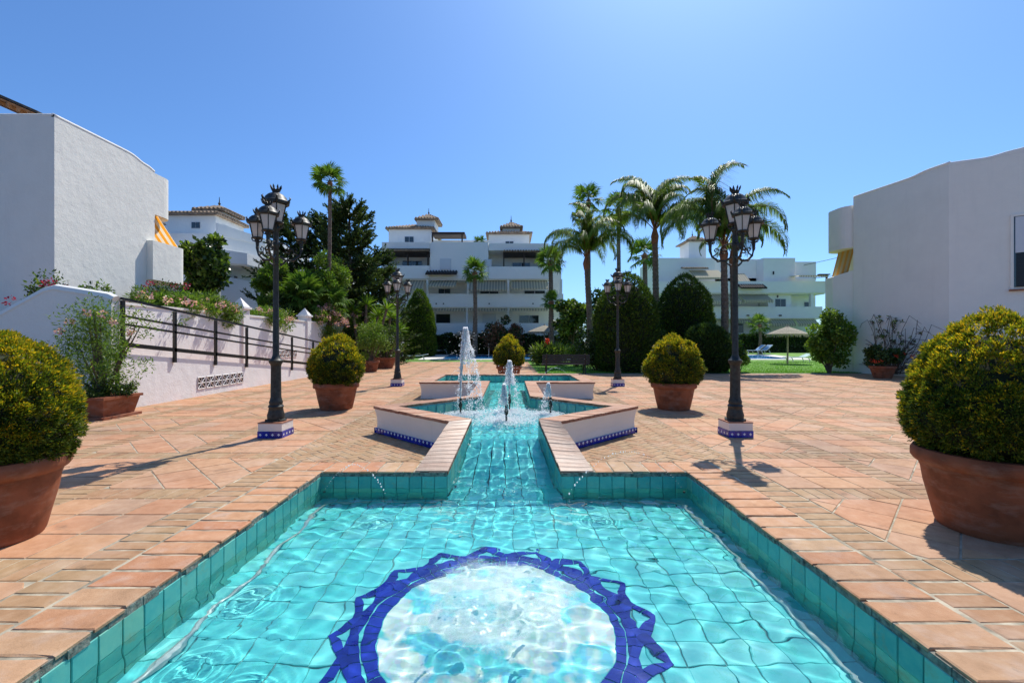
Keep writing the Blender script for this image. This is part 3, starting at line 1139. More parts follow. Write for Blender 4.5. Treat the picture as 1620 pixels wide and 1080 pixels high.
# sloping bed of the cascade
cbd = MB()
n = 6
for i in range(-1, n):
    ya, yb = 5.36 + i * 0.142, 5.36 + (i + 0.96) * 0.142
    za, zb = -0.44 + i * 0.1, -0.44 + (i + 0.96) * 0.1
    wa, wb = 0.64 - 0.03 * i, 0.64 - 0.03 * (i + 1)
    for k in range(6):
        u0, u1 = -1 + k / 3 + 0.01, -1 + (k + 1) / 3 - 0.01
        mb = MB().prism([(X(u0 * wa), ya), (X(u1 * wa), ya), (X(u1 * wb), yb), (X(u0 * wb), yb)], [za - 0.03, za - 0.03, zb - 0.03, zb - 0.03], [za, za, zb, zb])
        recv(mb.build('bed_tile', M['turqfloor'], basin))
mb = MB().add([(X(-0.67), 5.26, -0.62), (X(0.67), 5.26, -0.62), (X(0.47), 6.26, 0.11), (X(-0.47), 6.26, 0.11)], [(0, 1, 2, 3)])
recv(mb.build('cascade_bed', M['grout'], basin))

# ------------------------------------------------------------------ water
wr = np.random.default_rng(21)
COMP = []
for i in range(34):
    lam = math.exp(wr.uniform(math.log(0.085), math.log(0.5)))
    k = 2 * PI / lam
    COMP.append((k, wr.uniform(0, 2 * PI), wr.uniform(0, 2 * PI), min(0.9 / k ** 2, 0.0009) * wr.uniform(0.6, 1.2)))
COMP2 = []
for i in range(26):
    lam = math.exp(wr.uniform(math.log(0.06), math.log(0.2)))
    k = 2 * PI / lam
    COMP2.append((k, wr.uniform(0, 2 * PI), wr.uniform(0, 2 * PI), min(2.6 / k ** 2, 0.0015) * wr.uniform(0.6, 1.2)))


def waves(X_, Y_, comp):
    z = np.zeros_like(X_)
    for k, a, p, A in comp:
        z += A * np.sin(k * (math.cos(a) * X_ + math.sin(a) * Y_) + p + 0.7 * np.sin(1.3 * X_ * math.sin(a) * 2 + 1.7 * Y_))
    return z


def rings(X_, Y_, cx, cy, lam, amp, rad):
    r = np.hypot(X_ - cx, Y_ - cy)
    return amp * np.sin(2 * PI * r / lam) * np.exp(-(r / rad) ** 2)


def grid_mesh(name, XX, YY, ZZ, m):
    ny_, nx_ = XX.shape
    V_ = np.stack([XX, YY, ZZ], -1).reshape(-1, 3)
    i, j = np.meshgrid(np.arange(nx_ - 1), np.arange(ny_ - 1))
    a = (j * nx_ + i).ravel()
    return np_mesh(name, V_, np.stack([a, a + 1, a + nx_ + 1, a + nx_], 1), m, smooth=True)


ysamp = np.concatenate([np.linspace(-1.19, 0.9, 10)[:-1], np.arange(0.9, 5.262, 0.0165)])
XX, YY = np.meshgrid(np.linspace(x0 + 0.002, x1 - 0.002, 250), ysamp)
dist = np.hypot(XX - MC[0], YY - MC[1])
ZZ = ZW + waves(XX, YY, COMP) + waves(XX, YY, COMP2) * (0.5 * np.exp(-(dist / 0.72) ** 4) + 0.9 * np.exp(-((XX - AX) / 0.8) ** 2) * np.clip((YY - 3.9) / 1.4, 0, 1))
for cx, cy in ((AX - 1.55, 2.3), (AX - 1.7, 2.75), (AX - 1.45, 2.05), (AX - 1.75, 3.4), (AX - 1.2, 4.75), (AX + 1.05, 4.8), (AX - 1.3, 2.6), (AX + 1.75, 2.2)):
    ZZ += rings(XX, YY, cx, cy, 0.05, 0.0016, 0.2)
ZZ += 0.016 * np.exp(-(np.hypot(XX - MC[0], YY - MC[1]) / 0.55) ** 2)
w1 = link('water', grid_mesh('water', XX, YY, ZZ, M['water']))
w1.cycles.is_caustics_caster = True
tag(w1, kind='structure')
# sheet sliding down the cascade
yc = np.linspace(5.262, 6.26, 70)
UU, YY = np.meshgrid(np.linspace(-1, 1, 70), yc)
WW = 0.648 - 0.19 * (YY - 5.262) / 0.998
XX = AX + UU * WW
s_ = np.clip((YY - 5.40) / 0.84, 0, 1)
ZZ = ZW + (ZU - ZW) * (s_ * s_ * (3 - 2 * s_) * 0.5 + s_ * 0.5) + waves(XX, YY * 0.8, COMP2) * 2.2 + waves(XX, YY, COMP)
w2 = link('cascade_water', grid_mesh('cascade_water', XX, YY, ZZ, M['water']))
w2.cycles.is_caustics_caster = True
tag(w2, kind='structure')
# upper water
yc = np.concatenate([np.arange(6.262, 8.9, 0.022), np.arange(8.9, 12.24, 0.03), [12.25, 12.252], np.arange(12.28, 14.54, 0.04)])
UU, YY = np.meshgrid(np.linspace(-1, 1, 130), yc)
WW = np.where(YY < 8.87, 0.456 + np.maximum(0, np.minimum((YY - 6.25) / 1.23, (8.87 - YY) / 1.39)) * 1.312, np.where(YY <= 12.25, 0.458, 1.978))
XX = AX + UU * WW
dist = np.hypot(XX - AX, YY - 7.7)
ZZ = ZU + waves(XX, YY, COMP) * 1.2 + waves(XX, YY, COMP2) * (0.5 + 2.6 * np.exp(-(dist / 1.1) ** 2))
w3 = link('upper_water', grid_mesh('upper_water', XX, YY, ZZ, M['water']))
w3.cycles.is_caustics_caster = True
tag(w3, kind='structure')


# ------------------------------------------------------------------ jets
def blob_mesh():
    bm = bmesh.new()
    bmesh.ops.create_icosphere(bm, subdivisions=1, radius=1)
    v = np.array([q.co[:] for q in bm.verts])
    f = np.array([[q.index for q in p.verts] for p in bm.faces])
    bm.free()
    return v, f


BV, BF = blob_mesh()


def blobs(name, P, S, parent=None, m=None):
    """many small drops in one mesh; S gives the three radii of each"""
    P, S = np.asarray(P), np.asarray(S)
    n = len(P)
    V_ = BV[None] * S[:, None, :] * (1 + wr.normal(0, 0.16, (n, len(BV), 1))) + P[:, None, :]
    F_ = BF[None] + (np.arange(n) * len(BV))[:, None, None]
    return link(name, np_mesh(name, V_.reshape(-1, 3), F_.reshape(-1, 3), m or M['spray'], smooth=True), parent)


def nozzle(parent, x, y, z0, z1, elbow=False):
    mb = MB()
    mb.lathe([(0.045, 0), (0.05, 0.02), (0.03, 0.04), (0.016, 0.06), (0.016, (z1 - z0) * 0.55), (0.03, (z1 - z0) * 0.6), (0.034, (z1 - z0) * 0.72), (0.022, (z1 - z0) * 0.8), (0.024, z1 - z0), (0.012, z1 - z0 + 0.004)], 12, (x, y, z0))
    mb.tube([(x, y, z0 + 0.03), (x + 0.07, y - 0.02, z0 + 0.025)], 0.014, 8)
    mb.lathe([(0.024, 0), (0.024, 0.03), (0.01, 0.035)], 10, (x + 0.08, y - 0.02, z0 + 0.01))
    mb.build('nozzle', M['bronze'], parent, smooth=True)


def jet(label, x, y, zn, ztop, head, spread, drift, n, falls):
    e = empty('fountain_jet', (x, y, ZU))
    tag(e, label, 'fountain jet', 'water jets of the diamond basin')
    e.location = (0, 0, 0)
    nozzle(e, x, y, ZU - 0.09, zn)
    P, S = [], []
    n = int(n * 2.2)
    for i in range(n):                                  # rising column, ragged towards the head
        t = wr.random() ** 0.8
        z = zn + (ztop - zn) * t
        r = 0.010 + spread * 0.32 * t ** 1.2
        a = wr.uniform(0, 2 * PI)
        rr = r * math.sqrt(wr.random())
        s = wr.uniform(0.0025, 0.009) * (0.8 + 0.5 * t)
        P.append((x + drift * t * t + rr * math.cos(a), y + rr * math.sin(a), z))
        S.append((s * 0.8, s * 0.8, s * wr.uniform(1.2, 4.5)))
    for i in range(int(n * 0.42)):                       # the head
        t = wr.random() ** 1.5 * 1.25
        a = 2 * PI * (wr.integers(0, 7) + wr.normal(0, 0.16 + 0.1 * (1 - min(t, 1)))) / 7
        z = ztop - head * t
        rr = spread * (0.25 + 0.75 * t ** 0.5) * wr.random() ** 0.45
        s = wr.uniform(0.003, 0.0115)
        P.append((x + drift + rr * math.cos(a), y + rr * math.sin(a), z))
        S.append((s, s, s * wr.uniform(0.9, 2.8)))
    blobs('column', P, S, e)['kind'] = 'stuff'
    P, S = [], []
    for (dx, dy, m_) in falls:                          # strands falling back
        for i in range(int(m_ * 1.8)):
            t = wr.random()
            z = ztop - head * 0.4 - (ztop - head * 0.4 - ZU) * t
            k = t ** 0.5
            clump = 0.5 + 0.5 * math.sin(t * 40 + dx * 50)
            if wr.random() > 0.35 + 0.65 * clump:
                continue
            s = wr.uniform(0.0025, 0.0085)
            P.append((x + drift + dx * k + wr.normal(0, 0.012 + 0.02 * t), y + dy * k + wr.normal(0, 0.02), z))
            S.append((s * 0.8, s * 0.8, s * wr.uniform(1, 2.5)))
    for i in range(int(n * 0.16)):                      # stray drops
        P.append((x + drift + wr.normal(0, spread * 1.1), y + wr.normal(0, spread * 1.1), wr.uniform(ZU + 0.05, ztop - 0.05)))
        s = wr.uniform(0.002, 0.006)
        S.append((s, s, s * 1.3))
    blobs('falling_drops', P, S, e)['kind'] = 'stuff'


jet('tallest water jet, spraying above the left side of the diamond basin', AX - 0.80, 8.0, 0.50, 1.73, 0.50, 0.105, 0.09, 1300, [(0.30, 0.05, 420), (0.22, -0.05, 220), (-0.14, 0, 260), (0.05, 0.1, 200), (0.12, -0.08, 200)])
jet('small bubbling water jet on the nearest nozzle in mid channel', AX + 0.01, 7.26, 0.50, 0.80, 0.25, 0.05, -0.04, 700, [(-0.10, 0.0, 160), (0.07, 0.02, 60), (-0.05, 0.05, 60)])
jet('middle water jet rising behind the nearest nozzle', AX + 0.06, 8.45, 0.52, 1.13, 0.35, 0.09, 0.0, 700, [(0.14, 0.0, 170), (0.2, 0.06, 60), (-0.12, 0.02, 110)])
jet('short curling water jet on the nozzle near the right rim', AX + 0.78, 8.0, 0.52, 0.75, 0.18, 0.055, -0.04, 420, [(-0.12, 0.0, 130), (-0.05, 0.03, 50)])
# foam thrown up where the jets fall back
P, S = [], []
for i in range(9000):
    cx, cy, r = ((AX - 0.75, 8.0, 0.34), (AX, 7.35, 0.38), (AX + 0.05, 8.3, 0.34), (AX + 0.68, 7.95, 0.32), (AX, 7.6, 0.62))[wr.integers(0, 5)]
    x, y = wr.normal(cx, r * 0.6), wr.normal(cy, r * 0.55)
    if abs(x - AX) > 0.42 + max(0, min((y - 6.25) / 1.23, (8.87 - y) / 1.39)) * 1.3 or not 6.3 < y < 8.85:
        continue
    s = wr.uniform(0.003, 0.0105)
    P.append((x, y, ZU + abs(wr.normal(0, 0.018))))
    S.append((s * wr.uniform(0.8, 2.2), s * wr.uniform(0.8, 2.0), s * 0.6))
o = blobs('foam', P, S)
tag(o, 'white foam churning round the nozzles of the diamond basin', 'foam', kind='stuff')
# froth over the bubbling mosaic: a churned film of aerated water, thinning out to an uneven edge, with loose bubbles on it
nr, na = 70, 220
rr_, aa_ = np.meshgrid(np.linspace(0.01, 0.86, nr), np.linspace(0, 2 * PI, na))
edge = 0.60 + 0.05 * np.sin(3 * aa_ + 1) + 0.035 * np.sin(7 * aa_) + 0.02 * np.sin(13 * aa_ + 2)
r2_ = rr_ / 0.86 * edge
XX, YY = MC[0] + r2_ * np.cos(aa_), MC[1] + r2_ * np.sin(aa_)
ch = np.zeros_like(XX)
for i in range(40):
    k_ = 2 * PI / wr.uniform(0.02, 0.12)
    a_2 = wr.uniform(0, 2 * PI)
    ch += np.sin(k_ * (math.cos(a_2) * XX + math.sin(a_2) * YY) + wr.uniform(0, 6)) * min(0.0022, 0.09 / k_)
fade = np.clip((1 - rr_ / 0.86) * 6, 0, 1)
ZZ = ZW + 0.008 + 0.016 * np.exp(-(r2_ / 0.55) ** 2) + ch * fade * 0.55
me = grid_mesh('froth', XX, YY, ZZ, M['aerated'])
at_ = me.attributes.new('thin', 'FLOAT', 'POINT')
at_.data.foreach_set('value', (0.45 * (1 - np.clip((1 - rr_ / 0.86) * 3.2, 0, 1)) - 0.10).ravel().astype(np.float32))
o = link('froth', me)
tag(o, 'pale froth bubbling over the mosaic circle of the lower pool', 'foam', kind='stuff')


# thin spouts arching over the pool corners
def spout(label, p, q, top, n):
    e = empty('water_spout', (0, 0, 0))
    tag(e, label, 'water spout', 'thin spouts at the pool corners')
    MB().tube([p, (p[0], p[1], p[2] + 0.05)], [0.016, 0.012], 8).build('spout_nozzle', M['bronze'], e, smooth=True)
    p, q = Vector(p) + Vector((0, 0, 0.05)), Vector(q)
    P, S = [], []
    c = (4 * top - 3 * p.z - q.z)
    b2 = 2 * (p.z + q.z - 2 * top)
    for i in range(n):
        t = (i + wr.uniform(-0.3, 0.3)) / n
        t = min(1, max(0, t))
        z = p.z + c * t + b2 * t * t
        x, y = p.x + (q.x - p.x) * t, p.y + (q.y - p.y) * t
        s = 0.0025 + 0.0085 * t * wr.random()
        P.append((x + wr.normal(0, 0.004 * t), y + wr.normal(0, 0.004 * t), z + wr.normal(0, 0.004)))
        S.append((s, s, s * 1.4))
    blobs('drops', P, S, e)['kind'] = 'stuff'


spout('thin water spout arching from the far left corner of the lower pool', (AX - 2.03, 5.14, -0.24), (AX - 1.28, 4.98, ZW), 0.13, 38)
spout('thin water spout arching from the far right corner of the lower pool', (AX + 2.03, 5.14, -0.24), (AX + 0.68, 4.95, ZW), 0.28, 44)
spout('thin water spout over the left side of the upper pool', (AX - 1.9, 14.4, 0.16), (AX - 1.1, 13.0, ZU), 0.62, 60)
spout('thin water spout over the right side of the upper pool', (AX + 1.9, 12.5, 0.16), (AX + 0.9, 13.6, ZU), 0.75, 60)
# ------------------------------------------------------------------ street lamps
def lantern_parts(parent, x, y, z, s, name='lantern'):
    """six-sided lantern hanging on nothing below z: glass, ribs, domed roof with horns and a crown"""
    e = empty(name, (x, y, z), 0, parent)
    g_ = MB()
    g_.lathe([(0.092 * s, 0.02 * s), (0.155 * s, 0.29 * s)], 6)
    g_.build('glass_pane', M['milk'], e)
    f = MB()
    for i in range(6):
        a = 2 * PI * i / 6
        c, q = math.cos(a), math.sin(a)
        f.tube([(0.095 * s * c, 0.095 * s * q, 0.01 * s), (0.16 * s * c, 0.16 * s * q, 0.295 * s)], 0.009 * s, 5)
        f.tube([(0.16 * s * c, 0.16 * s * q, 0.30 * s), (0.2 * s * c, 0.2 * s * q, 0.33 * s), (0.225 * s * c, 0.225 * s * q, 0.375 * s), (0.205 * s * c, 0.205 * s * q, 0.40 * s)], [0.022 * s, 0.024 * s, 0.014 * s, 0.004 * s], 5)
    f.lathe([(0.07 * s, -0.02 * s), (0.105 * s, 0.0), (0.105 * s, 0.018 * s), (0.07 * s, 0.022 * s)], 12)
    f.build('lantern_frame', M['iron'], e, smooth=True)
    r = MB()
    r.lathe([(0.155 * s, 0.28 * s), (0.19 * s, 0.295 * s), (0.195 * s, 0.33 * s), (0.165 * s, 0.36 * s), (0.15 * s, 0.40 * s), (0.11 * s, 0.44 * s), (0.06 * s, 0.465 * s), (0.05 * s, 0.48 * s), (0.058 * s, 0.50 * s), (0.05 * s, 0.515 * s)], 18)
    for i in range(8):
        a = 2 * PI * i / 8
        c, q = math.cos(a), math.sin(a)
        r.tube([(0.05 * s * c, 0.05 * s * q, 0.51 * s), (0.07 * s * c, 0.07 * s * q, 0.55 * s), (0.085 * s * c, 0.085 * s * q, 0.585 * s)], [0.018 * s, 0.016 * s, 0.003 * s], 5)
    r.build('lantern_roof', M['iron'], e, smooth=True)
    return e


def lamp(label, x, y, side):
    e = empty('street_lamp', (x, y, 0))
    tag(e, label, 'street lamp', 'four-lantern lamp posts round the fountain')
    p = MB()
    p.box(-0.185, 0.185, -0.185, 0.185, 0.105, 0.225)
    p.build('plinth', M['basinwhite'], e)
    t = MB()
    for a in range(4):
        c, q = math.cos(a * PI / 2), math.sin(a * PI / 2)
        for k in range(4):
            u0, u1 = -0.19 + k * 0.0955, -0.19 + (k + 1) * 0.0955 - 0.003
            vs_ = [(u0, -0.194, 0.0), (u1, -0.194, 0.0), (u1, -0.194, 0.102), (u0, -0.194, 0.102)]
            vb = [(u, -0.17, z) for u, _, z in vs_]
            rot = lambda p_: (p_[0] * c - p_[1] * q, p_[0] * q + p_[1] * c, p_[2])
            mb = MB().add([rot(v) for v in vs_ + vb], [(0, 1, 2, 3), (0, 4, 5, 1), (1, 5, 6, 2), (2, 6, 7, 3), (3, 7, 4, 0)])
            tl = mb.build('plinth_tile', M['blue'], e)
            um = (u0 + u1) / 2
            dd = [(um - 0.022, -0.1965, 0.052), (um, -0.1965, 0.03), (um + 0.022, -0.1965, 0.052), (um, -0.1965, 0.074)]
            MB().add([rot(v) for v in dd], [(0, 1, 2, 3)]).build('tile_motif', M['whitetile'], tl)
    tb = MB().box(-0.19, 0.19, -0.19, 0.19, 0.224, 0.24)
    tb.build('plinth_cap', M['redbrick'], e)
    c = MB()
    c.lathe([(0.155, 0.24), (0.155, 0.262), (0.125, 0.27), (0.13, 0.33), (0.11, 0.40), (0.105, 0.45), (0.118, 0.47), (0.095, 0.50), (0.102, 0.54), (0.09, 0.57), (0.079, 0.62), (0.074, 1.10), (0.083, 1.14), (0.105, 1.17), (0.105, 1.2), (0.07, 1.23), (0.054, 1.27), (0.048, 1.30), (0.043, 2.2), (0.04, 3.0), (0.055, 3.02), (0.055, 3.06), (0.043, 3.08), (0.043, 3.25), (0.065, 3.29), (0.052, 3.33), (0.04, 3.36)], 16)
    for k in range(4):
        a = PI / 4 + k * PI / 2
        c.lathe([(0.014, 0), (0.014, 0.035), (0.004, 0.04)], 6, (0.15 * math.cos(a), 0.15 * math.sin(a), 0.24))
    for k in range(6):
        a = k * PI / 3
        c.tube([(0.04 * math.cos(a), 0.04 * math.sin(a), 3.30), (0.11 * math.cos(a), 0.11 * math.sin(a), 3.33), (0.12 * math.cos(a), 0.12 * math.sin(a), 3.38), (0.09 * math.cos(a), 0.09 * math.sin(a), 3.40)], 0.011, 5)
    c.build('post', M['iron'], e, smooth=True)
    lantern_parts(e, 0, 0, 3.38, 1.03)
    for k in range(3):
        a = R(41) + k * 2 * PI / 3
        if side > 0:
            a = PI - a
        ca, sa = math.cos(a), math.sin(a)
        ar = MB()
        def W(r, z):
            return (r * ca, r * sa, z)
        ar.tube([W(0.05, 2.86), W(0.15, 2.80), W(0.26, 2.82), W(0.355, 2.90), W(0.385, 3.0), W(0.385, 3.16)], [0.018, 0.02, 0.02, 0.018, 0.022, 0.03], 6)
        ar.tube([W(0.05, 3.08), W(0.16, 3.06), W(0.22, 3.0), W(0.2, 2.93), W(0.14, 2.93), W(0.13, 2.98), W(0.17, 2.99)], 0.013, 5)
        ar.tube([W(0.34, 2.9), W(0.27, 2.94), W(0.25, 3.0), W(0.29, 3.03), W(0.32, 3.0), W(0.30, 2.97)], 0.012, 5)
        ar.tube([W(0.06, 2.72), W(0.12, 2.76), W(0.17, 2.83)], [0.02, 0.014, 0.008], 5)
        for r_, z_ in ((0.385, 3.02), (0.385, 3.08), (0.26, 2.815), (0.2, 2.98)):
            ar.lathe([(0.01, -0.02), (0.03, 0), (0.01, 0.02)], 8, W(r_, z_))
        for q_ in range(5):
            b_ = 2 * PI * q_ / 5
            ar.tube([(0.385 * ca, 0.385 * sa, 3.1), (0.385 * ca + 0.07 * math.cos(b_), 0.385 * sa + 0.07 * math.sin(b_), 3.13), (0.385 * ca + 0.085 * math.cos(b_), 0.385 * sa + 0.085 * math.sin(b_), 3.17)], 0.009, 5)
        ar.build('bracket', M['iron'], e, smooth=True)
        lantern_parts(e, 0.385 * ca, 0.385 * sa, 3.17, 0.80)


lamp('cast iron four-lantern lamp post nearest the black ramp railing', -3.72, 7.25, -1)
lamp('cast iron four-lantern lamp post standing nearest in front of the feathery palms', 3.62, 7.3, 1)
lamp('farther cast iron lamp post standing before the tall cone-shaped cypress', -3.79, 15.4, -1)
lamp('farther cast iron lamp post standing before the dark clipped cypresses and bench', 3.66, 15.4, 1)


# ------------------------------------------------------------------ foliage helpers
def unit(v):
    return v / np.maximum(1e-9, np.linalg.norm(v, axis=-1, keepdims=True))


def leaves(P, D, L, W, jitter=0.4, up=None):
    """rhombic leaves: base P, direction D (n,3), length L, half width W -> verts, faces"""
    n = len(P)
    D = unit(D + rng.normal(0, jitter, (n, 3)))
    Rn = unit(np.cross(D, rng.normal(0, 1, (n, 3)) if up is None else up + rng.normal(0, 0.25, (n, 3))))
    L = np.broadcast_to(np.asarray(L, float).reshape(-1, 1), (n, 1))
    W = np.broadcast_to(np.asarray(W, float).reshape(-1, 1), (n, 1))
    Nn = np.cross(Rn, D)
    mid = P + D * L * 0.5 + Nn * W * 0.35
    V_ = np.stack([P, mid - Rn * W, P + D * L, mid + Rn * W], 1).reshape(-1, 3)
    return V_, np.arange(4 * n).reshape(-1, 4)


def join_lv(parts):
    Vs, Fs, Ms, o = [], [], [], 0
    for (v, f), mi in parts:
        Vs.append(v)
        Fs.append(f + o)
        Ms.append(np.full(len(f), mi))
        o += len(v)
    return np.concatenate(Vs), np.concatenate(Fs), np.concatenate(Ms)


def sphere_dirs(n):
    return unit(rng.normal(0, 1, (n, 3)))


def egg(n, rx, h, prof):
    """points and outward normals on a turned shape; prof: list of (t, r) with t in 0..1"""
    t = rng.random(n * 3)
    tt, rr = [p[0] for p in prof], [p[1] for p in prof]
    r = np.interp(t, tt, rr)
    keep = rng.random(n * 3) < (r + 0.12) / 1.12
    t, r = t[keep][:n], r[keep][:n]
    a = rng.uniform(0, 2 * PI, len(t))
    dr = (np.interp(t + 0.02, tt, rr) - np.interp(t - 0.02, tt, rr)) / 0.04
    P = np.stack([rx * r * np.cos(a), rx * r * np.sin(a), h * t], 1)
    N = unit(np.stack([np.cos(a) * h, np.sin(a) * h, -dr * rx], 1))
    return P, N, t, a


EGG = [(0, 0.55), (0.06, 0.75), (0.15, 0.92), (0.28, 1.0), (0.42, 0.98), (0.58, 0.86), (0.72, 0.70), (0.85, 0.48), (0.94, 0.27), (1.0, 0.04)]
BALL = [(0, 0.62), (0.08, 0.8), (0.2, 0.94), (0.35, 1.0), (0.5, 0.97), (0.65, 0.86), (0.78, 0.70), (0.9, 0.45), (0.97, 0.22), (1.0, 0.05)]


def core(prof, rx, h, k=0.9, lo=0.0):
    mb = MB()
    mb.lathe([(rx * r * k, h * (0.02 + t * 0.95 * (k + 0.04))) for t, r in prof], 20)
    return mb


def lump(P, N, amp, sc_):
    """bumpy offset along the normal so that the outline is uneven"""
    w = np.zeros(len(P))
    for i in range(7):
        d = rng.normal(0, 1, 3)
        d /= np.linalg.norm(d)
        w += np.sin((P @ d) * sc_ * rng.uniform(0.6, 1.6) + rng.uniform(0, 6))
    return P + N * (amp * w / 2.6)[:, None]


def topiary(label, loc, prof_pot, rx, h, prof, n, lf, group, rz=0.0):
    """clipped golden bush in a terracotta pot"""
    e = empty('potted_topiary', loc, rz)
    tag(e, label, 'potted plant', group)
    pot = MB().lathe(prof_pot, 40).build('pot', M['pot'], e, smooth=True)
    zt = max(z for _, z in prof_pot)
    rt = max(r for r, _ in prof_pot)
    MB().lathe([(rt * 0.85, zt - 0.09), (rt * 0.5, zt - 0.07), (0.02, zt - 0.07)], 24).build('soil', M['soil'], pot)
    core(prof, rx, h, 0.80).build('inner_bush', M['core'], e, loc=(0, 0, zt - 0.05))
    # tufts: shoots grow in little bunches that stand proud, with darker gaps between them
    Pc, Nc, tc, ac = egg(n // 10, rx, h, prof)
    Pc = lump(Pc, Nc, rx * 0.03, 5 / rx)
    hgt_c = rng.uniform(-0.6, 0.9, len(Pc)) * lf * 1.1
    g_ = np.repeat(np.arange(len(Pc)), 13)
    off = rng.normal(0, 1, (len(g_), 3))
    off -= Nc[g_] * np.sum(off * Nc[g_], 1, keepdims=True)
    d_ = np.linalg.norm(off, axis=1)
    P = Pc[g_] + off * lf * 0.95 + Nc[g_] * (hgt_c[g_] + lf * (0.9 - 0.75 * d_))[:, None]
    N = unit(Nc[g_] + off * 0.35)
    t = tc[g_]
    P = lump(lump(P, N, rx * 0.04, 5 / rx), N, rx * 0.02, 20 / rx)
    P = P * 0.955
    parts = []
    # sprays: each a tuft of small scale-like leaves fanning from one point
    D = unit(N + np.array([0, 0, 0.45]))
    k = 5
    PP = np.repeat(P, k, 0) + rng.normal(0, lf * 0.35, (len(P) * k, 3))
    DD = np.repeat(D, k, 0)
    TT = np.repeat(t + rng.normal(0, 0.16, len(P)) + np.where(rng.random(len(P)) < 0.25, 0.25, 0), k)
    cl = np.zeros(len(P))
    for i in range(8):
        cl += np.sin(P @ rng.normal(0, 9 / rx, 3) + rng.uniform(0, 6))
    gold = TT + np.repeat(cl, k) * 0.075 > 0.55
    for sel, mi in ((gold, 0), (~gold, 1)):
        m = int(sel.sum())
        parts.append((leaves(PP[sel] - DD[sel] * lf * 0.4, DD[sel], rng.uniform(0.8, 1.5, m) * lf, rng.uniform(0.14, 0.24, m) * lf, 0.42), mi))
    V_, F_, I_ = join_lv(parts)
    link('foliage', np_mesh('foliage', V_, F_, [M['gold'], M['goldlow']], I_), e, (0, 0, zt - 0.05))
    return e


POT_BIG = [(0.44, 0.0), (0.46, 0.03), (0.50, 0.16), (0.545, 0.30), (0.55, 0.315), (0.553, 0.33), (0.575, 0.44), (0.585, 0.455), (0.592, 0.48), (0.635, 0.50), (0.662, 0.53), (0.66, 0.585), (0.64, 0.61), (0.60, 0.615), (0.58, 0.55)]
POT_MID = [(0.33, 0.0), (0.345, 0.02), (0.40, 0.26), (0.425, 0.40), (0.44, 0.46), (0.475, 0.475), (0.49, 0.50), (0.485, 0.55), (0.465, 0.59), (0.435, 0.59), (0.42, 0.53)]
POT_NEAR = [(r * 0.75, z * 1.02) for r, z in POT_BIG]
GP = 'clipped golden bushes in terracotta pots'
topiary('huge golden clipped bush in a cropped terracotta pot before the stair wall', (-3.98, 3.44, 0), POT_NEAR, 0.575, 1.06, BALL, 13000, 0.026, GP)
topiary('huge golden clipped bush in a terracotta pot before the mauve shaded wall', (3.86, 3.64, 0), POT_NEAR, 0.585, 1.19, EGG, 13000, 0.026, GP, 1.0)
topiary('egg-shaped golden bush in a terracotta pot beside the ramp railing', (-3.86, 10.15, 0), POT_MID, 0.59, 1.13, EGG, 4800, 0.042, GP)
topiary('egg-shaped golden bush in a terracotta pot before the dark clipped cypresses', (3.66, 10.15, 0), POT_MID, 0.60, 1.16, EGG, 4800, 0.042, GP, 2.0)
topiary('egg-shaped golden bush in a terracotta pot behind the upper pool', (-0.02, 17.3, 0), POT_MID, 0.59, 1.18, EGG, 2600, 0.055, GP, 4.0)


def bush(name, label, loc, rx, ry, h, n, lsz, mats, cat, group=None, clumps=26, cor=True, lw=0.4, stems=5, jit=0.8, z0=0.0, parent=None, parts_only=None):
    """loose shrub: leaf clumps through the volume, some stems, an uneven outline"""
    e = empty(name, loc) if parent is None else parent
    if parent is None:
        tag(e, label, cat, group)
    st = MB()
    C, Rr = [], []
    for i in range(clumps):
        d = sphere_dirs(1)[0]
        r = rng.random() ** 0.45
        c = np.array([d[0] * rx * r * 0.8, d[1] * ry * r * 0.8, z0 + h * 0.55 + d[2] * (h * 0.42) * r])
        C.append(c)
        Rr.append(rng.uniform(0.2, 0.36) * min(rx, h) * 0.95)
        if i < stems:
            st.tube([(c[0] * 0.08, c[1] * 0.08, 0), (c[0] * 0.5, c[1] * 0.45, c[2] * 0.5), tuple(c)], [0.03 * rx + 0.008, 0.02 * rx + 0.006, 0.006], 5)
    st.build('stem', M['stem'], e)
    C, Rr = np.array(C), np.array(Rr)
    k = rng.integers(0, clumps, n)
    d = sphere_dirs(n)
    P = C[k] + d * (Rr[k] * rng.random(n) ** 0.35)[:, None]
    P[:, 2] = np.maximum(P[:, 2], 0.03)
    V_, F_ = leaves(P, d * 0.7 + np.array([0, 0, 0.25]), rng.uniform(0.7, 1.3, n) * lsz, rng.uniform(0.7, 1.2, n) * lsz * lw * 0.5, jit)
    mi = (rng.random(n) < 0.5).astype(int) if len(mats) > 1 else np.zeros(n, int)
    if len(mats) > 1:                                   # clumps differ in tone
        tone = rng.random(clumps) < 0.45
        mi = np.where(rng.random(n) < 0.8, tone[k], ~tone[k]).astype(int)
    link('foliage', np_mesh('foliage', V_, F_, mats, mi), e)
    return e


def flowers(parent, C, n, spread, sz, m, name='blossom'):
    """heads of small petals at the given points"""
    C = np.asarray(C)
    k = np.repeat(np.arange(len(C)), n)
    d = sphere_dirs(len(k))
    P = C[k] + d * spread * rng.random((len(k), 1)) ** 0.5
    V_, F_ = leaves(P, d, sz, sz * 0.4, 0.5)
    o = link(name, np_mesh(name, V_, F_, m), parent)
    o['kind'] = 'stuff'
    return o


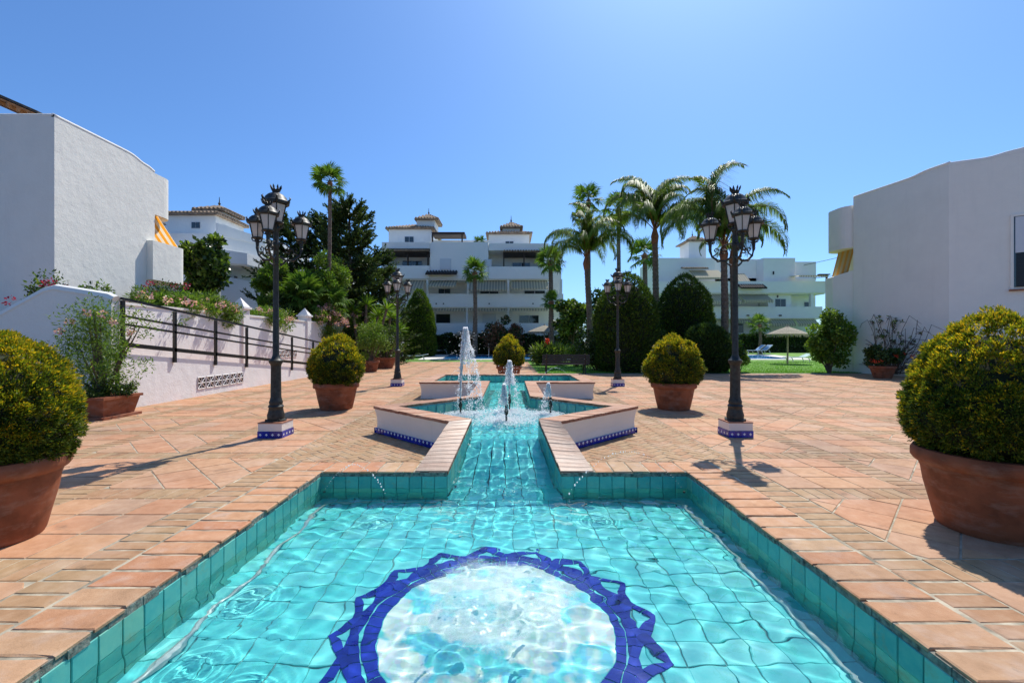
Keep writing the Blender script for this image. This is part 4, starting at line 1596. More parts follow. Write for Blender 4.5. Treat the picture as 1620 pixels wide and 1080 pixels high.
def clipped(name, label, loc, rx, h, prof, n, lsz, mats, group=None, cat='shrub', sq=1.0, gold=0.0):
    """dense clipped evergreen on the ground"""
    e = empty(name, loc)
    tag(e, label, cat, group)
    MB().tube([(0, 0, -0.05), (0, 0, h * 0.3)], rx * 0.12, 8).build('trunk', M['stem'], e)
    core(prof, rx, h, 0.9).build('inner_bush', M['core'], e)
    P, N, t, a = egg(n, rx, h, prof)
    P = lump(P, N, rx * 0.045, 5 / rx)
    P[:, 1] *= sq
    D = unit(N + np.array([0, 0, 0.7]))
    PP = np.repeat(P, 4, 0) + rng.normal(0, lsz * 0.4, (len(P) * 4, 3))
    DD = np.repeat(D, 4, 0)
    m = len(PP)
    V_, F_ = leaves(PP - DD * lsz * 0.5, DD, rng.uniform(0.8, 1.6, m) * lsz, rng.uniform(0.14, 0.26, m) * lsz, 0.35)
    mi = (np.repeat(rng.random(len(P)) < gold, 4)).astype(int)
    link('crown', np_mesh('crown', V_, F_, mats, mi), e)
    return e
# ------------------------------------------------------------------ left side: ramp, railing, walls, planter, building
rw = MB()
ya, yb = 9.8, 23.0
def zramp(y):
    return max(0.06, 1.25 - (y - 9.8) * 0.0945)
N_ = 12
poly_top = [(ya + (yb - ya) * i / N_) for i in range(N_ + 1)]
for i in range(N_):
    y0_, y1_ = poly_top[i], poly_top[i + 1]
    rw.prism([(-8.62, y0_), (-8.5, y0_), (-8.5, y1_), (-8.62, y1_)], -0.05, [zramp(y0_), zramp(y0_), zramp(y1_), zramp(y1_)])
ramp_o = empty('ramp_wall', (0, 0, 0))
tag(ramp_o, 'low white ramp wall with pierced vent tiles under the black railing', 'wall')
rw.build('wall', M['pinkwhite'], ramp_o)
rf = MB()
for i in range(N_):
    y0_, y1_ = poly_top[i], poly_top[i + 1]
    rf.prism([(-10.0, y0_), (-8.625, y0_), (-8.625, y1_), (-10.0, y1_)], -0.05, [zramp(y0_) - 0.02, zramp(y0_) - 0.02, zramp(y1_) - 0.02, zramp(y1_) - 0.02])
rf.build('ramp_surface', M['tile'], ramp_o)


def vent(parent, xw, y, z, s):
    """pierced square tile: frame, cross and diagonals in front of a black sheet standing for the shade inside"""
    e = MB()
    e.add([(xw + 0.004, y - s / 2, z - s / 2), (xw + 0.004, y + s / 2, z - s / 2), (xw + 0.004, y + s / 2, z + s / 2), (xw + 0.004, y - s / 2, z + s / 2)], [(0, 1, 2, 3)])
    v = e.build('vent_shade_sheet', M['black'], parent)  # flat black sheet paints the shade behind the piercings
    f = MB()
    w = 0.022
    for (a, b) in (((-1, -1), (1, -1)), ((1, -1), (1, 1)), ((1, 1), (-1, 1)), ((-1, 1), (-1, -1)), ((-1, -1), (1, 1)), ((-1, 1), (1, -1)), ((0, -1), (0, 1)), ((-1, 0), (1, 0))):
        f.tube([(xw + 0.014, y + a[0] * s * 0.47, z + a[1] * s * 0.47), (xw + 0.014, y + b[0] * s * 0.47, z + b[1] * s * 0.47)], w * 0.55, 4)
    f.build('vent_tile', M['pinkwhite'], v)


for k in range(6):
    vent(ramp_o, -8.5, 12.55 + k * 0.36, 0.36, 0.33)
# railing
rl = empty('ramp_railing', (-8.5, 9.9, 0))
rl.location = (0, 0, 0)
tag(rl, 'black steel railing with five posts stepping down the ramp', 'railing')
rl['label'] = 'black steel railing running down along the white ramp'
xr = -8.46
for i, y in enumerate((9.95, 11.5, 13.1, 14.65, 17.7, 19.6, 21.4)):
    z = zramp(y)
    MB().box(xr - 0.025, xr + 0.03, y - 0.04, y + 0.04, z - 0.12, z + 1.16).build('post', M['black'], rl)
for dz, hgt in ((1.17, 0.055), (0.80, 0.048), (0.62, 0.048), (0.15, 0.095)):
    y0_, y1_ = 9.9, 21.6
    MB().prism([(xr - 0.02, y0_), (xr + 0.03, y0_), (xr + 0.03, y1_), (xr - 0.02, y1_)], [zramp(y0_) + dz] * 2 + [zramp(y1_) + dz] * 2, [zramp(y0_) + dz + hgt] * 2 + [zramp(y1_) + dz + hgt] * 2).build('rail', M['black'], rl)
# stair wall facing the camera, with its sloped parapet
sw = empty('stair_wall', (0, 0, 0))
tag(sw, 'white stair wall with a sloping rounded parapet behind the pink flowering shrub', 'wall')
mb = MB()
prof = [(-16.0, 0.2), (-11.4, 1.75), (-9.95, 2.55), (-9.75, 2.6), (-8.62, 2.42), (-8.5, 2.36)]
for (xa, za), (xb, zb) in zip(prof[:-1], prof[1:]):
    mb.add([(xa, 9.72, -0.05), (xb, 9.72, -0.05), (xb, 9.72, zb), (xa, 9.72, za), (xa, 9.92, -0.05), (xb, 9.92, -0.05), (xb, 9.92, zb), (xa, 9.92, za)],
           [(0, 1, 2, 3), (7, 6, 5, 4), (3, 2, 6, 7), (0, 3, 7, 4), (1, 5, 6, 2)])
mb.build('wall', M['white'], sw)
cp = MB().tube([(x, 9.82, z + 0.02) for x, z in prof[1:]], 0.115, 8)
cp.build('parapet_cap', M['white'], sw, smooth=True)
# retaining wall with pillars behind the ramp
tw = empty('terrace_wall', (0, 0, 0))
tag(tw, 'pinkish white retaining wall with pointed pillars behind the ramp', 'wall')
MB().box(-10.25, -10.0, 9.93, 36, -0.05, 2.45).build('wall', M['pinkwhite'], tw)
MB().box(-10.28, -9.97, 9.94, 36, 2.451, 2.52).build('wall_cap', M['white'], tw)
for y in (17.2, 22.6, 34.5):
    pl = MB().box(-10.42, -9.93, y - 0.2, y + 0.2, -0.05, 2.72)
    pl.box(-10.48, -9.87, y - 0.26, y + 0.26, 2.721, 2.80)
    pl.add([(-10.44, y - 0.22, 2.801), (-9.91, y - 0.22, 2.801), (-9.91, y + 0.22, 2.801), (-10.44, y + 0.22, 2.801), (-10.17, y, 3.16)], [(0, 1, 4), (1, 2, 4), (2, 3, 4), (3, 0, 4)])
    pl.build('pillar', M['pinkwhite'], tw)
for k in range(6):
    vent(tw, -10.0, 19.4 + k * 0.36, 0.95, 0.33)
MB().box(-25, -10.26, 13.05, 36, -0.05, 2.2).build('planting_bed', M['soil']).__setitem__('kind', 'structure')
MB().box(-25, -10.9, 9.95, 13.0, -0.05, 2.0).build('terrace_bounce_paving', M['tile']).__setitem__('kind', 'structure')  # unseen landing behind the stair wall, added for warm bounce onto the house

# planter with pink flowering shrub
e = empty('planter_trough', (-8.0, 9.05, 0))
tag(e, 'rectangular terracotta trough under the pink flowering shrub', 'planter')
pt = MB()
pt.prism([(-0.33, -0.45), (0.33, -0.45), (0.33, 0.45), (-0.33, 0.45)], 0.0, 0.05)
pt.add([(-0.24, -0.36, 0.05), (0.24, -0.36, 0.05), (0.24, 0.36, 0.05), (-0.24, 0.36, 0.05), (-0.31, -0.43, 0.38), (0.31, -0.43, 0.38), (0.31, 0.43, 0.38), (-0.31, 0.43, 0.38)], [(0, 1, 5, 4), (1, 2, 6, 5), (2, 3, 7, 6), (3, 0, 4, 7), (4, 5, 6, 7)])
pt.build('trough', M['pot'], e)
rimb = MB().box(-0.345, 0.345, -0.465, 0.465, 0.381, 0.43)
rimb.build('rim', M['pot'], e)
lowp = bush('low_creeper', 'low grey-green creeper spilling over the terracotta trough', (-7.95, 9.0, 0.36), 0.5, 0.55, 0.38, 2600, 0.05, [M['dark'], M['olean']], 'plant', None, 18, lw=0.5, stems=3)
e = bush('flowering_shrub', 'tall airy shrub with pink flower heads growing from the trough', (-8.15, 9.1, 0.38), 1.05, 0.75, 1.9, 5200, 0.085, [M['bright'], M['olean']], 'shrub', None, 46, lw=0.28, stems=12, jit=0.9)
flowers(e, [(-0.55, -0.3, 1.32), (-0.35, -0.3, 1.5), (-0.1, -0.2, 1.68), (0.1, -0.1, 1.66), (0.4, -0.2, 1.5), (0.58, 0, 1.3)], 26, 0.06, 0.05, M['pink'])

# oleanders and mixed planting above the terrace wall
def oleander(label, x, y, z, rx, h, nfl, m2='bright', n=9000):
    e = bush('oleander', label, (x, y, z), rx, rx, h, n, 0.15, [M['olean'], M[m2]], 'shrub', 'pink flowering oleanders on the terrace', 34, lw=0.24, stems=8)
    C = []
    for i in range(nfl):
        d = sphere_dirs(1)[0]
        d[2] = abs(d[2]) * 0.9
        d[0] = abs(d[0]) * (1 if rng.random() < 0.75 else -1)
        C.append((d[0] * rx * 0.95, d[1] * rx * 0.95, h * 0.5 + d[2] * h * 0.5))
    flowers(e, C, 26, 0.12, 0.07, M['pink'])
    return e


oleander('flowering oleander hanging over the wall nearest the balcony with the awning', -10.55, 13.9, 1.85, 1.05, 1.15, 10)
oleander('flowering oleander just left of the first pointed pillar', -10.55, 15.7, 1.85, 1.1, 1.15, 10)
oleander('flowering oleander between the two pointed pillars', -10.55, 19.6, 1.85, 1.3, 1.15, 12)
oleander('flowering oleander past the second pointed pillar', -10.3, 24.6, 1.2, 1.5, 2.4, 40)
oleander('flowering oleander behind the potted shrubs near the walkers', -9.9, 28.0, 0.6, 1.6, 3.0, 46, n=11000)
oleander('farthest flowering oleander by the white garden post', -9.6, 32.0, 0.5, 1.5, 2.8, 30)
# bougainvillea patches
for lab, x, y, z, rx, h in (('dark bougainvillea with crimson bracts climbing behind the sloping parapet', -11.6, 11.9, 1.6, 1.3, 1.5), ('crimson bougainvillea below the white balcony', -11.9, 15.9, 2.0, 1.1, 1.5)):
    e = bush('bougainvillea', lab, (x, y, z), rx, 0.5, h, 3500, 0.10, [M['dark'], M['olean']], 'shrub', None, 20, lw=0.5, stems=9)
    flowers(e, [(rng.uniform(-rx, rx) * 0.8, -0.2 + rng.uniform(-0.2, 0.2), rng.uniform(0.3, 1.0) * h) for _ in range(16)], 22, 0.12, 0.07, M['magenta'], 'bract')


def potted(label, x, y, r, h, mats, rx, pots='pot', nfl=0):
    e = empty('terracotta_pot', (x, y, 0))
    tag(e, label, 'pot', 'small terracotta pots along the terrace wall')
    MB().lathe([(r * 0.7, 0), (r * 0.95, h * 0.8), (r * 1.05, h * 0.82), (r * 1.05, h), (r * 0.9, h), (r * 0.85, h * 0.85), (0.02, h * 0.85)], 24).build('pot_body', M['pot'], e, smooth=True)


potted('small terracotta pot under the silvery flowering shrub', -6.9, 22.6, 0.42, 0.55, None, 1)
bush('potted_shrub', 'silvery green shrub growing from the small terracotta pot', (-6.9, 22.6, 0.45), 0.95, 0.9, 2.0, 6000, 0.12, [M['olean'], M['bright']], 'shrub', None, 28, lw=0.26)
potted('wide terracotta pot under the darker green shrub by the walkers', -7.0, 25.6, 0.6, 0.6, None, 1)
bush('potted_shrub', 'darker green shrub growing from the wide terracotta pot', (-7.0, 25.6, 0.5), 1.1, 1.0, 1.9, 6000, 0.13, [M['dark'], M['olean']], 'shrub', None, 28, lw=0.3)

# the near building: white walls, curved roof parapet, balcony, striped awning, timber eaves
nb = empty('corner_house', (0, 0, 0))
tag(nb, 'large white rendered house with rounded parapets, striped awning and timber eaves', 'building')
XW = -13.0
mb = MB()
mb.box(-24, XW, 13.0, 16.68, 0, 7.6)
mb.build('wall', M['whitewall'], nb)
# rounded top of the wall: falls in two soft steps
mb = MB()
def ztop(y):
    t = (y - 13.0) / 3.68
    return 7.98 - 0.16 * (1 / (1 + math.exp(-(t - 0.80) * 30))) - 0.10 * (1 / (1 + math.exp(-(t - 0.97) * 60)))
ys_ = np.linspace(13.0, 16.68, 30)
for y0_, y1_ in zip(ys_[:-1], ys_[1:]):
    mb.prism([(XW - 0.3, y0_), (XW, y0_), (XW, y1_), (XW - 0.3, y1_)], 7.601, [ztop(y0_), ztop(y0_), ztop(y1_), ztop(y1_)])
mb.box(-24, XW - 0.301, 13.0, 13.3, 7.601, 7.985)
mb.build('roof_parapet', M['whitewall'], nb)


def rounded(mb, x0, x1, y0, y1, z0, z1, r, n=8, th=0.18):
    """balcony: straight front at x1 from y0, rounded far corner at y1"""
    pts = [(x0, y0), (x1, y0)]
    inn = [(x0, y0 + th), (x1 - th, y0 + th)]
    for i in range(n + 1):
        a = PI / 2 * i / n
        pts.append((x1 - r + r * math.cos(a), y1 - r + r * math.sin(a)))
        inn.append((x1 - r + (r - th) * math.cos(a), y1 - r + (r - th) * math.sin(a)))
    pts.append((x0, y1))
    inn.append((x0, y1 - th))
    mb.prism(pts, z0, z0 + 0.16)
    for i in range(len(pts) - 1):
        mb.prism([pts[i], pts[i + 1], inn[i + 1], inn[i]], z0 + 0.161, z1)


mb = MB()
rounded(mb, -16, XW - 0.004, 16.682, 17.75, 6.15, 7.66, 0.6)
mb.build('upper_balcony', M['whitewall'], nb, smooth=True)
mb = MB()
rounded(mb, -16, XW + 0.23, 16.3, 18.15, 3.72, 5.12, 0.5)
mb.build('lower_balcony', M['whitewall'], nb, smooth=True)
aw = MB()
aw.add([(-16, 16.75, 6.10), (XW + 0.06, 16.75, 6.10), (XW + 0.06, 17.85, 5.10), (-16, 17.85, 5.10)], [(0, 1, 2, 3)])
aw.add([(-16, 17.85, 5.10), (XW + 0.06, 17.85, 5.10), (XW + 0.06, 17.86, 4.92), (-16, 17.86, 4.92)], [(0, 1, 2, 3)])
aw.build('awning', M['orange'], nb)
MB().tube([(XW - 0.045, y, ztop(y) - 0.02) for y in ys_], 0.06, 8).build('parapet_cap', M['white'], nb, smooth='all')
MB().tube([(-24, 13.05, 7.965), (XW - 0.045, 13.05, 7.965)], 0.06, 8).build('parapet_cap', M['white'], nb, smooth='all')
ev = empty('eaves', (0, 0, 0), 0, nb)
def zev(x):
    return 9.02 - (x + 15.5) * 0.44
for k in range(18):
    x = -21.8 + k * 0.35
    MB().prism([(x, 14.95), (x + 0.12, 14.95), (x + 0.12, 18), (x, 18)], [zev(x) - 0.26, zev(x + 0.12) - 0.26] + [zev(x + 0.12) - 0.26, zev(x) - 0.26], [zev(x) - 0.13, zev(x + 0.12) - 0.13, zev(x + 0.12) - 0.13, zev(x) - 0.13]).build('rafter', M['wood'], ev)
for nm, d0, d1, m in (('roof_boards', -0.128, -0.06, 'wood'), ('roof_cover', -0.058, 0.02, 'darkroof')):
    e0 = 0.0 if nm == 'roof_boards' else 0.06
    MB().prism([(-22, 14.95 - e0), (-15.5 + e0, 14.95 - e0), (-15.5 + e0, 18), (-22, 18)], [zev(-22) + d0, zev(-15.5) + d0, zev(-15.5) + d0, zev(-22) + d0], [zev(-22) + d1, zev(-15.5) + d1, zev(-15.5) + d1, zev(-22) + d1]).build(nm, M[m], ev)
MB().box(-24, -17.0, 15.6, 16.6, 7.601, 9.2).build('penthouse_wall', M['whitewall'], nb)
# ------------------------------------------------------------------ right house
rb = empty('shaded_house', (0, 0, 0))
tag(rb, 'white house with a chamfered corner and rounded balcony, its walls in shade', 'building')
HR = 8.45
A_, B_, C_ = (16.62, 22.0), (17.38, 18.0), (20.6, 14.9)
poly = [A_, B_, C_, (32, 14.9), (32, 22.0)]
MB().prism(poly, -0.05, HR - 0.02).build('wall', M['whitewall'], rb)
# window opening sits in the chamfered wall: a frame, dark shutter and sill, proud of the wall
dv = Vector((C_[0] - B_[0], C_[1] - B_[1], 0)).normalized()
nv = Vector((-dv.y, dv.x, 0)) * -1
if nv.y > 0:
    nv = -nv


def wpt(s, o, z):
    p = Vector((B_[0], B_[1], 0)) + dv * s + nv * o
    return (p.x, p.y, z)


def wquad(name, s0, s1, z0, z1, o0, o1, m, parent):
    mb = MB()
    vs_ = [wpt(s, o, z) for z in (z0, z1) for o in (o0, o1) for s in (s0, s1)]
    mb.add(vs_, [(0, 2, 3, 1), (4, 5, 7, 6), (0, 1, 5, 4), (2, 6, 7, 3), (0, 4, 6, 2), (1, 3, 7, 5)])
    return mb.build(name, m, parent)


S0 = 1.72
wn_ = wquad('window', S0, S0 + 1.6, 3.5, 6.1, 0.0, 0.015, M['glass'], rb)
wquad('shutter', S0 + 0.06, S0 + 1.5, 3.5, 4.75, 0.016, 0.05, M['black'], wn_)
wquad('frame', S0 - 0.08, S0, 3.42, 6.18, -0.01, 0.06, M['whitewall'], wn_)
wquad('frame', S0, S0 + 1.6, 6.10, 6.18, -0.01, 0.06, M['whitewall'], wn_)
wquad('blind', S0 + 0.04, S0 + 1.5, 4.76, 6.08, 0.016, 0.04, M['shutter'], wn_)
wquad('sill', S0 - 0.12, S0 + 1.7, 3.36, 3.42, -0.01, 0.12, M['redbrick'], wn_)
for k in range(9):
    wquad('shutter_slat', S0 + 0.08, S0 + 1.48, 3.54 + k * 0.132, 3.63 + k * 0.132, 0.051, 0.062, M['black'], wn_)
# undulating parapet
mb = MB()
def parapet(p, q, zf, n=26):
    p, q = Vector((*p, 0)), Vector((*q, 0))
    d = (q - p).normalized()
    nn = Vector((-d.y, d.x, 0))
    if nn.x < 0:
        nn = -nn
    for i in range(n):
        a, b = p + (q - p) * (i / n), p + (q - p) * ((i + 1) / n)
        pl = [(a.x, a.y), (b.x, b.y), (b.x + nn.x * 0.25, b.y + nn.y * 0.25), (a.x + nn.x * 0.25, a.y + nn.y * 0.25)]
        zs = [zf(i / n), zf((i + 1) / n), zf((i + 1) / n), zf(i / n)]
        if area(pl) < 0:
            pl, zs = pl[::-1], zs[::-1]
        mb.prism(pl, HR - 0.03, zs)
sg = lambda t, c, k=30: 1 / (1 + math.exp(-(t - c) * k))
parapet(A_, B_, lambda t: HR - 0.0 + 0.10 * sg(t, 0.72) + 0.02)
parapet(B_, C_, lambda t: HR + 0.12 - 0.14 * sg(t, 0.12, 12) + 0.10 * sg(t, 0.3, 40) + 0.28 * sg(t, 0.55, 18))
mb.build('roof_parapet', M['white'], rb)
for p_, q_, zf_ in ((A_, B_, lambda t: HR + 0.10 * sg(t, 0.72) + 0.02), (B_, C_, lambda t: HR + 0.12 - 0.14 * sg(t, 0.12, 12) + 0.10 * sg(t, 0.3, 40) + 0.28 * sg(t, 0.55, 18))):
    MB().tube([(p_[0] + (q_[0] - p_[0]) * i / 26 + 0.045, p_[1] + (q_[1] - p_[1]) * i / 26 + (0.045 if p_ is B_ else 0), zf_(i / 26) - 0.01) for i in range(27)], 0.065, 8).build('parapet_cap', M['white'], rb, smooth='all')


def rounded_l(mb, x0, x1, y0, y1, z0, z1, r, n=8, th=0.18):
    """the mirror of rounded(): front at x0 (towards the court), rounded at its near and far ends"""
    pts = [(x1, y0)]
    for i in range(n + 1):
        a = -PI / 2 - PI / 2 * i / n
        pts.append((x0 + r + r * math.cos(a), y0 + r + r * math.sin(a)))
    for i in range(n + 1):
        a = PI - PI / 2 * i / n
        pts.append((x0 + r + r * math.cos(a), y1 - r + r * math.sin(a)))
    pts.append((x1, y1))
    mb.prism(pts[::-1], z0, z0 + 0.16)
    cx, cy = (x0 + x1) / 2, (y0 + y1) / 2
    inn = [(p[0] + th * (1 if p[0] < cx else 0), p[1] + (th if p[1] < cy else -th)) for p in pts]
    for i in range(len(pts) - 1):
        q_ = [pts[i], pts[i + 1], inn[i + 1], inn[i]]
        if area(q_) < 0:
            q_ = q_[::-1]
        if abs(area(q_)) > 1e-5:
            mb.prism(q_, z0 + 0.15, z1)


mb = MB()
rounded_l(mb, 16.32, 18.0, 22.02, 23.7, 6.05, 8.1, 0.6)
mb.build('upper_balcony', M['whitewall'], rb, smooth=True)
mb = MB()
mb.prism([(16.2, 22.8), (16.68, 22.03), (17.5, 22.03), (17.5, 23.35), (16.2, 23.35)], -0.05, [4.72, 4.95, 4.95, 4.85, 4.7])
mb.build('lower_balcony', M['whitewall'], rb)
MB().box(17.6, 31, 22.03, 24.0, 0, 8.0).build('rear_wall', M['whitewall'], rb)
aw = MB().add([(16.9, 22.3, 6.05), (16.9, 23.4, 6.05), (16.55, 23.4, 4.7), (16.55, 22.3, 4.7)], [(0, 1, 2, 3)])
aw.build('awning', M['orange2'], rb)
tag(empty('roof_plant', (24.2, 21.0, HR)), 'tuft of dark leaves above the roof edge', 'plant')
bush('x', 'x', (0, 0, 0), 1.4, 1.2, 1.9, 1500, 0.16, [M['dark'], M['olean']], 'plant', parent=bpy.data.objects['roof_plant'])

# shrubs against that wall
e = bush('wall_shrub', 'tall bright green shrub leaning against the shaded wall', (15.2, 21.6, 0), 1.05, 0.85, 3.1, 9000, 0.15, [M['bright'], M['olean']], 'shrub', None, 40, lw=0.6, stems=9)
e = bush('wall_creeper', 'sparse twiggy creeper with few leaves on the shaded wall', (16.78, 20.0, 0.5), 0.16, 1.75, 2.4, 520, 0.09, [M['olean'], M['stem']], 'creeper', None, 40, lw=0.6, stems=0)
tw_ = MB()
for i in range(60):
    a = rng.uniform(0.15, PI - 0.15)
    L_ = rng.uniform(0.9, 1.9)
    p = [Vector((rng.normal(0, 0.05), rng.normal(0, 0.15), -0.4))]
    for k in range(6):
        a += rng.normal(0, 0.35)
        p.append(p[-1] + Vector((rng.normal(0, 0.03), math.cos(a) * L_ / 3, abs(math.sin(a)) * L_ / 2.6 * (1 if k < 4 else -0.3))))
    tw_.tube(p, [0.02, 0.018, 0.015, 0.013, 0.011, 0.009, 0.006], 4)
tw_.build('twig', M['stem'], e)
e = empty('dark_pot', (15.25, 18.6, 0))
tag(e, 'shaded terracotta pot with red flowers below the twiggy creeper', 'pot')
MB().lathe([(0.3, 0), (0.42, 0.4), (0.46, 0.42), (0.46, 0.5), (0.4, 0.5), (0.36, 0.42), (0.02, 0.42)], 20).build('pot_body', M['pot'], e, smooth=True)
e = bush('geranium', 'dark bushy geranium with red flowers in the shaded pot', (15.25, 18.6, 0.4), 0.85, 0.7, 0.85, 5000, 0.09, [M['dark']], 'plant', None, 22, lw=0.7)
flowers(e, [(rng.uniform(-0.8, 0.8), rng.uniform(-0.7, 0), rng.uniform(0.2, 0.8)) for _ in range(9)], 14, 0.06, 0.05, M['redfl'])

# overhead wires
for k, (za, zb, lab) in enumerate(((10.5, 13.6, 'topmost thin overhead wire against the sky'), (9.0, 10.3, 'middle thin overhead wire against the sky'), (8.3, 9.3, 'lowest thin overhead wire against the sky'))):
    o = MB().tube([(34.5 + 0.6 * i, 56 - 0.4 * i, za + (zb - za) * i / 20 - 0.25 * math.sin(PI * i / 20)) for i in range(21)], 0.028, 5).build('overhead_wire', M['black'])
    tag(o, lab, 'wire', 'overhead wires')
# ------------------------------------------------------------------ palms
def trunk(pts, rs, m, parent, rings_=0.12, name='trunk'):
    """ringed palm stem"""
    pts = [Vector(p) for p in pts]
    P, Rr = [], []
    L = sum((b - a).length for a, b in zip(pts[:-1], pts[1:]))
    n = max(8, int(L / rings_))
    for i in range(n + 1):
        t = i / n * (len(pts) - 1)
        k = min(int(t), len(pts) - 2)
        f = t - k
        P.append(pts[k].lerp(pts[k + 1], f))
        Rr.append((rs[k] + (rs[k + 1] - rs[k]) * f) * (1.06 if i % 2 else 0.96) * rng.uniform(0.97, 1.03))
    return MB().tube(P, Rr, 10).build(name, m, parent)


def queen_frond(L, droop, seed, leaf=1.05, start=1.1):
    """arching feather frond in the xz plane, leaflets hanging from the rib"""
    r2 = np.random.default_rng(seed)
    n = 26
    pts, a = [np.zeros(3)], start
    for i in range(n):
        a -= droop / n * (0.35 + 1.5 * i / n)
        pts.append(pts[-1] + np.array([math.cos(a), 0, math.sin(a)]) * L / n)
    pts = np.array(pts)
    mb = MB()
    mb.tube([tuple(p) for p in pts[::2]], list(np.linspace(0.03, 0.006, len(pts[::2]))), 5)
    V0, F0 = np.array(mb.v), [f for f in mb.f if len(f) == 4]
    m = 520
    t = np.sort(r2.uniform(0.14, 1.0, m))
    k = np.minimum((t * n).astype(int), n - 1)
    f = (t * n - k)[:, None]
    P = pts[k] * (1 - f) + pts[k + 1] * f
    T = unit(pts[k + 1] - pts[k])
    s = np.where(np.arange(m) % 2 == 0, 1.0, -1.0)
    side = np.stack([0 * s, s, 0 * s], 1)
    ll = leaf * np.sin(np.clip(t * 1.1, 0.05, 1) * PI * 0.85 + 0.25) * r2.uniform(0.8, 1.15, m)
    d0 = unit(T * 0.75 + side * r2.uniform(0.5, 1.0, (m, 1)) + np.stack([0 * s, 0 * s, r2.uniform(-0.1, 0.5, m)], 1))
    mid = P + d0 * (ll * 0.45)[:, None]
    d1 = unit(d0 * 0.4 + np.array([0, 0, -1.0]) * r2.uniform(0.7, 1.3, (m, 1)))
    tip = mid + d1 * (ll * 0.65)[:, None]
    w = 0.014
    W = unit(np.cross(d0, np.array([0, 0, 1.0]) + r2.normal(0, 0.3, (m, 3)))) * w
    V_ = np.stack([P - W * 0.6, P + W * 0.6, mid + W, mid - W, tip + W * 0.15, tip - W * 0.15], 1).reshape(-1, 3)
    b = np.arange(m)[:, None] * 6
    F_ = np.concatenate([b + np.array([[0, 1, 2, 3]]), b + np.array([[3, 2, 4, 5]])])
    V_ = np.concatenate([V0, V_])
    F_ = np.concatenate([np.array(F0), F_ + len(V0)])
    mi = np.concatenate([np.ones(len(F0), int), np.zeros(len(F_) - len(F0), int)])
    return np_mesh('frond', V_, F_, [M['palm'], M['redbark']], mi)


QF = [queen_frond(5.0, d, 30 + i, start=s) for i, (d, s) in enumerate(((2.7, 1.38), (3.1, 1.30), (2.2, 1.42), (2.7, 1.05), (1.7, 1.3)))]


def queen_palm(label, base, top, r, size, fronds):
    e = empty('queen_palm', base)
    tag(e, label, 'palm tree', 'feathery palms')
    b, t = Vector(base), Vector(top)
    d = t - b
    trunk([(0, 0, 0), tuple(d * 0.5 + Vector((0.05, 0, 0))), tuple(d)], [r * 1.15, r, r * 0.85], M['bark'], e)
    MB().tube([tuple(d * 0.93), tuple(d * 0.99), tuple(d + Vector((0, 0, 0.45)))], [r * 0.95, r * 1.25, r * 0.5], 9).build('crownshaft', M['redbark'], e)
    for (az, k, tilt, s) in fronds:
        link('frond', QF[k], e, tuple(d + Vector((0, 0, 0.25))), (rng.normal(0, 0.15), -tilt, az), (size * s,) * 3)


def ring_fronds(n, kinds, tilt, s0=0.85, s1=1.1, ph=0.0):
    return [(ph + 2 * PI * i / n + rng.normal(0, 0.18), kinds[i % len(kinds)], tilt + rng.normal(0, 0.12), rng.uniform(s0, s1)) for i in range(n)]


p = at(935, 560, 30)
queen_palm('feathery palm with a drooping crown standing left of the dark cypresses', (p.x, 30, 0), (at(928, 415, 30).x, 30, at(0, 415, 30).z), 0.20, 0.92, ring_fronds(11, [0, 1, 3], -0.05) + ring_fronds(8, [2, 0], 0.35, ph=0.4))
queen_palm('tallest feathery palm rising behind the two dark cypresses', (at(1037, 0, 28).x, 28, 0), (at(1036, 372, 28).x, 28, at(0, 372, 28).z), 0.19, 0.98, ring_fronds(12, [0, 1, 3], 0.0) + ring_fronds(9, [2, 0], 0.4, ph=0.3))
queen_palm('feathery palm with wide side fronds right behind the nearest lamp post', (at(1146, 0, 24).x, 24, 0), (at(1145, 395, 24).x, 24, at(0, 400, 24).z), 0.18, 1.0,
           [(0.12, 3, -0.02, 1.05), (0.05, 0, 0.02, 1.05), (0.25, 1, 0.30, 1.0), (-0.35, 2, 0.2, 0.95), (PI + 0.1, 3, 0.05, 1.0), (PI - 0.1, 1, 0.10, 1.1), (PI - 0.4, 0, 0.30, 1.0), (0.4, 2, 0.75, 1.25), (1.3, 0, 0.4, 0.9), (-1.2, 1, 0.3, 0.8), (PI + 0.6, 2, 0.5, 1.05), (2.2, 0, 0.5, 0.95), (-2.0, 1, 0.2, 0.9), (PI, 0, 0.6, 1.0)])
queen_palm('slim companion stem beside the wide feathery palm', (at(1158, 0, 24.6).x, 24.6, 0), (at(1157, 405, 24.6).x, 24.6, at(0, 410, 24.6).z), 0.10, 0.6, ring_fronds(7, [1, 0, 3], 0.0))


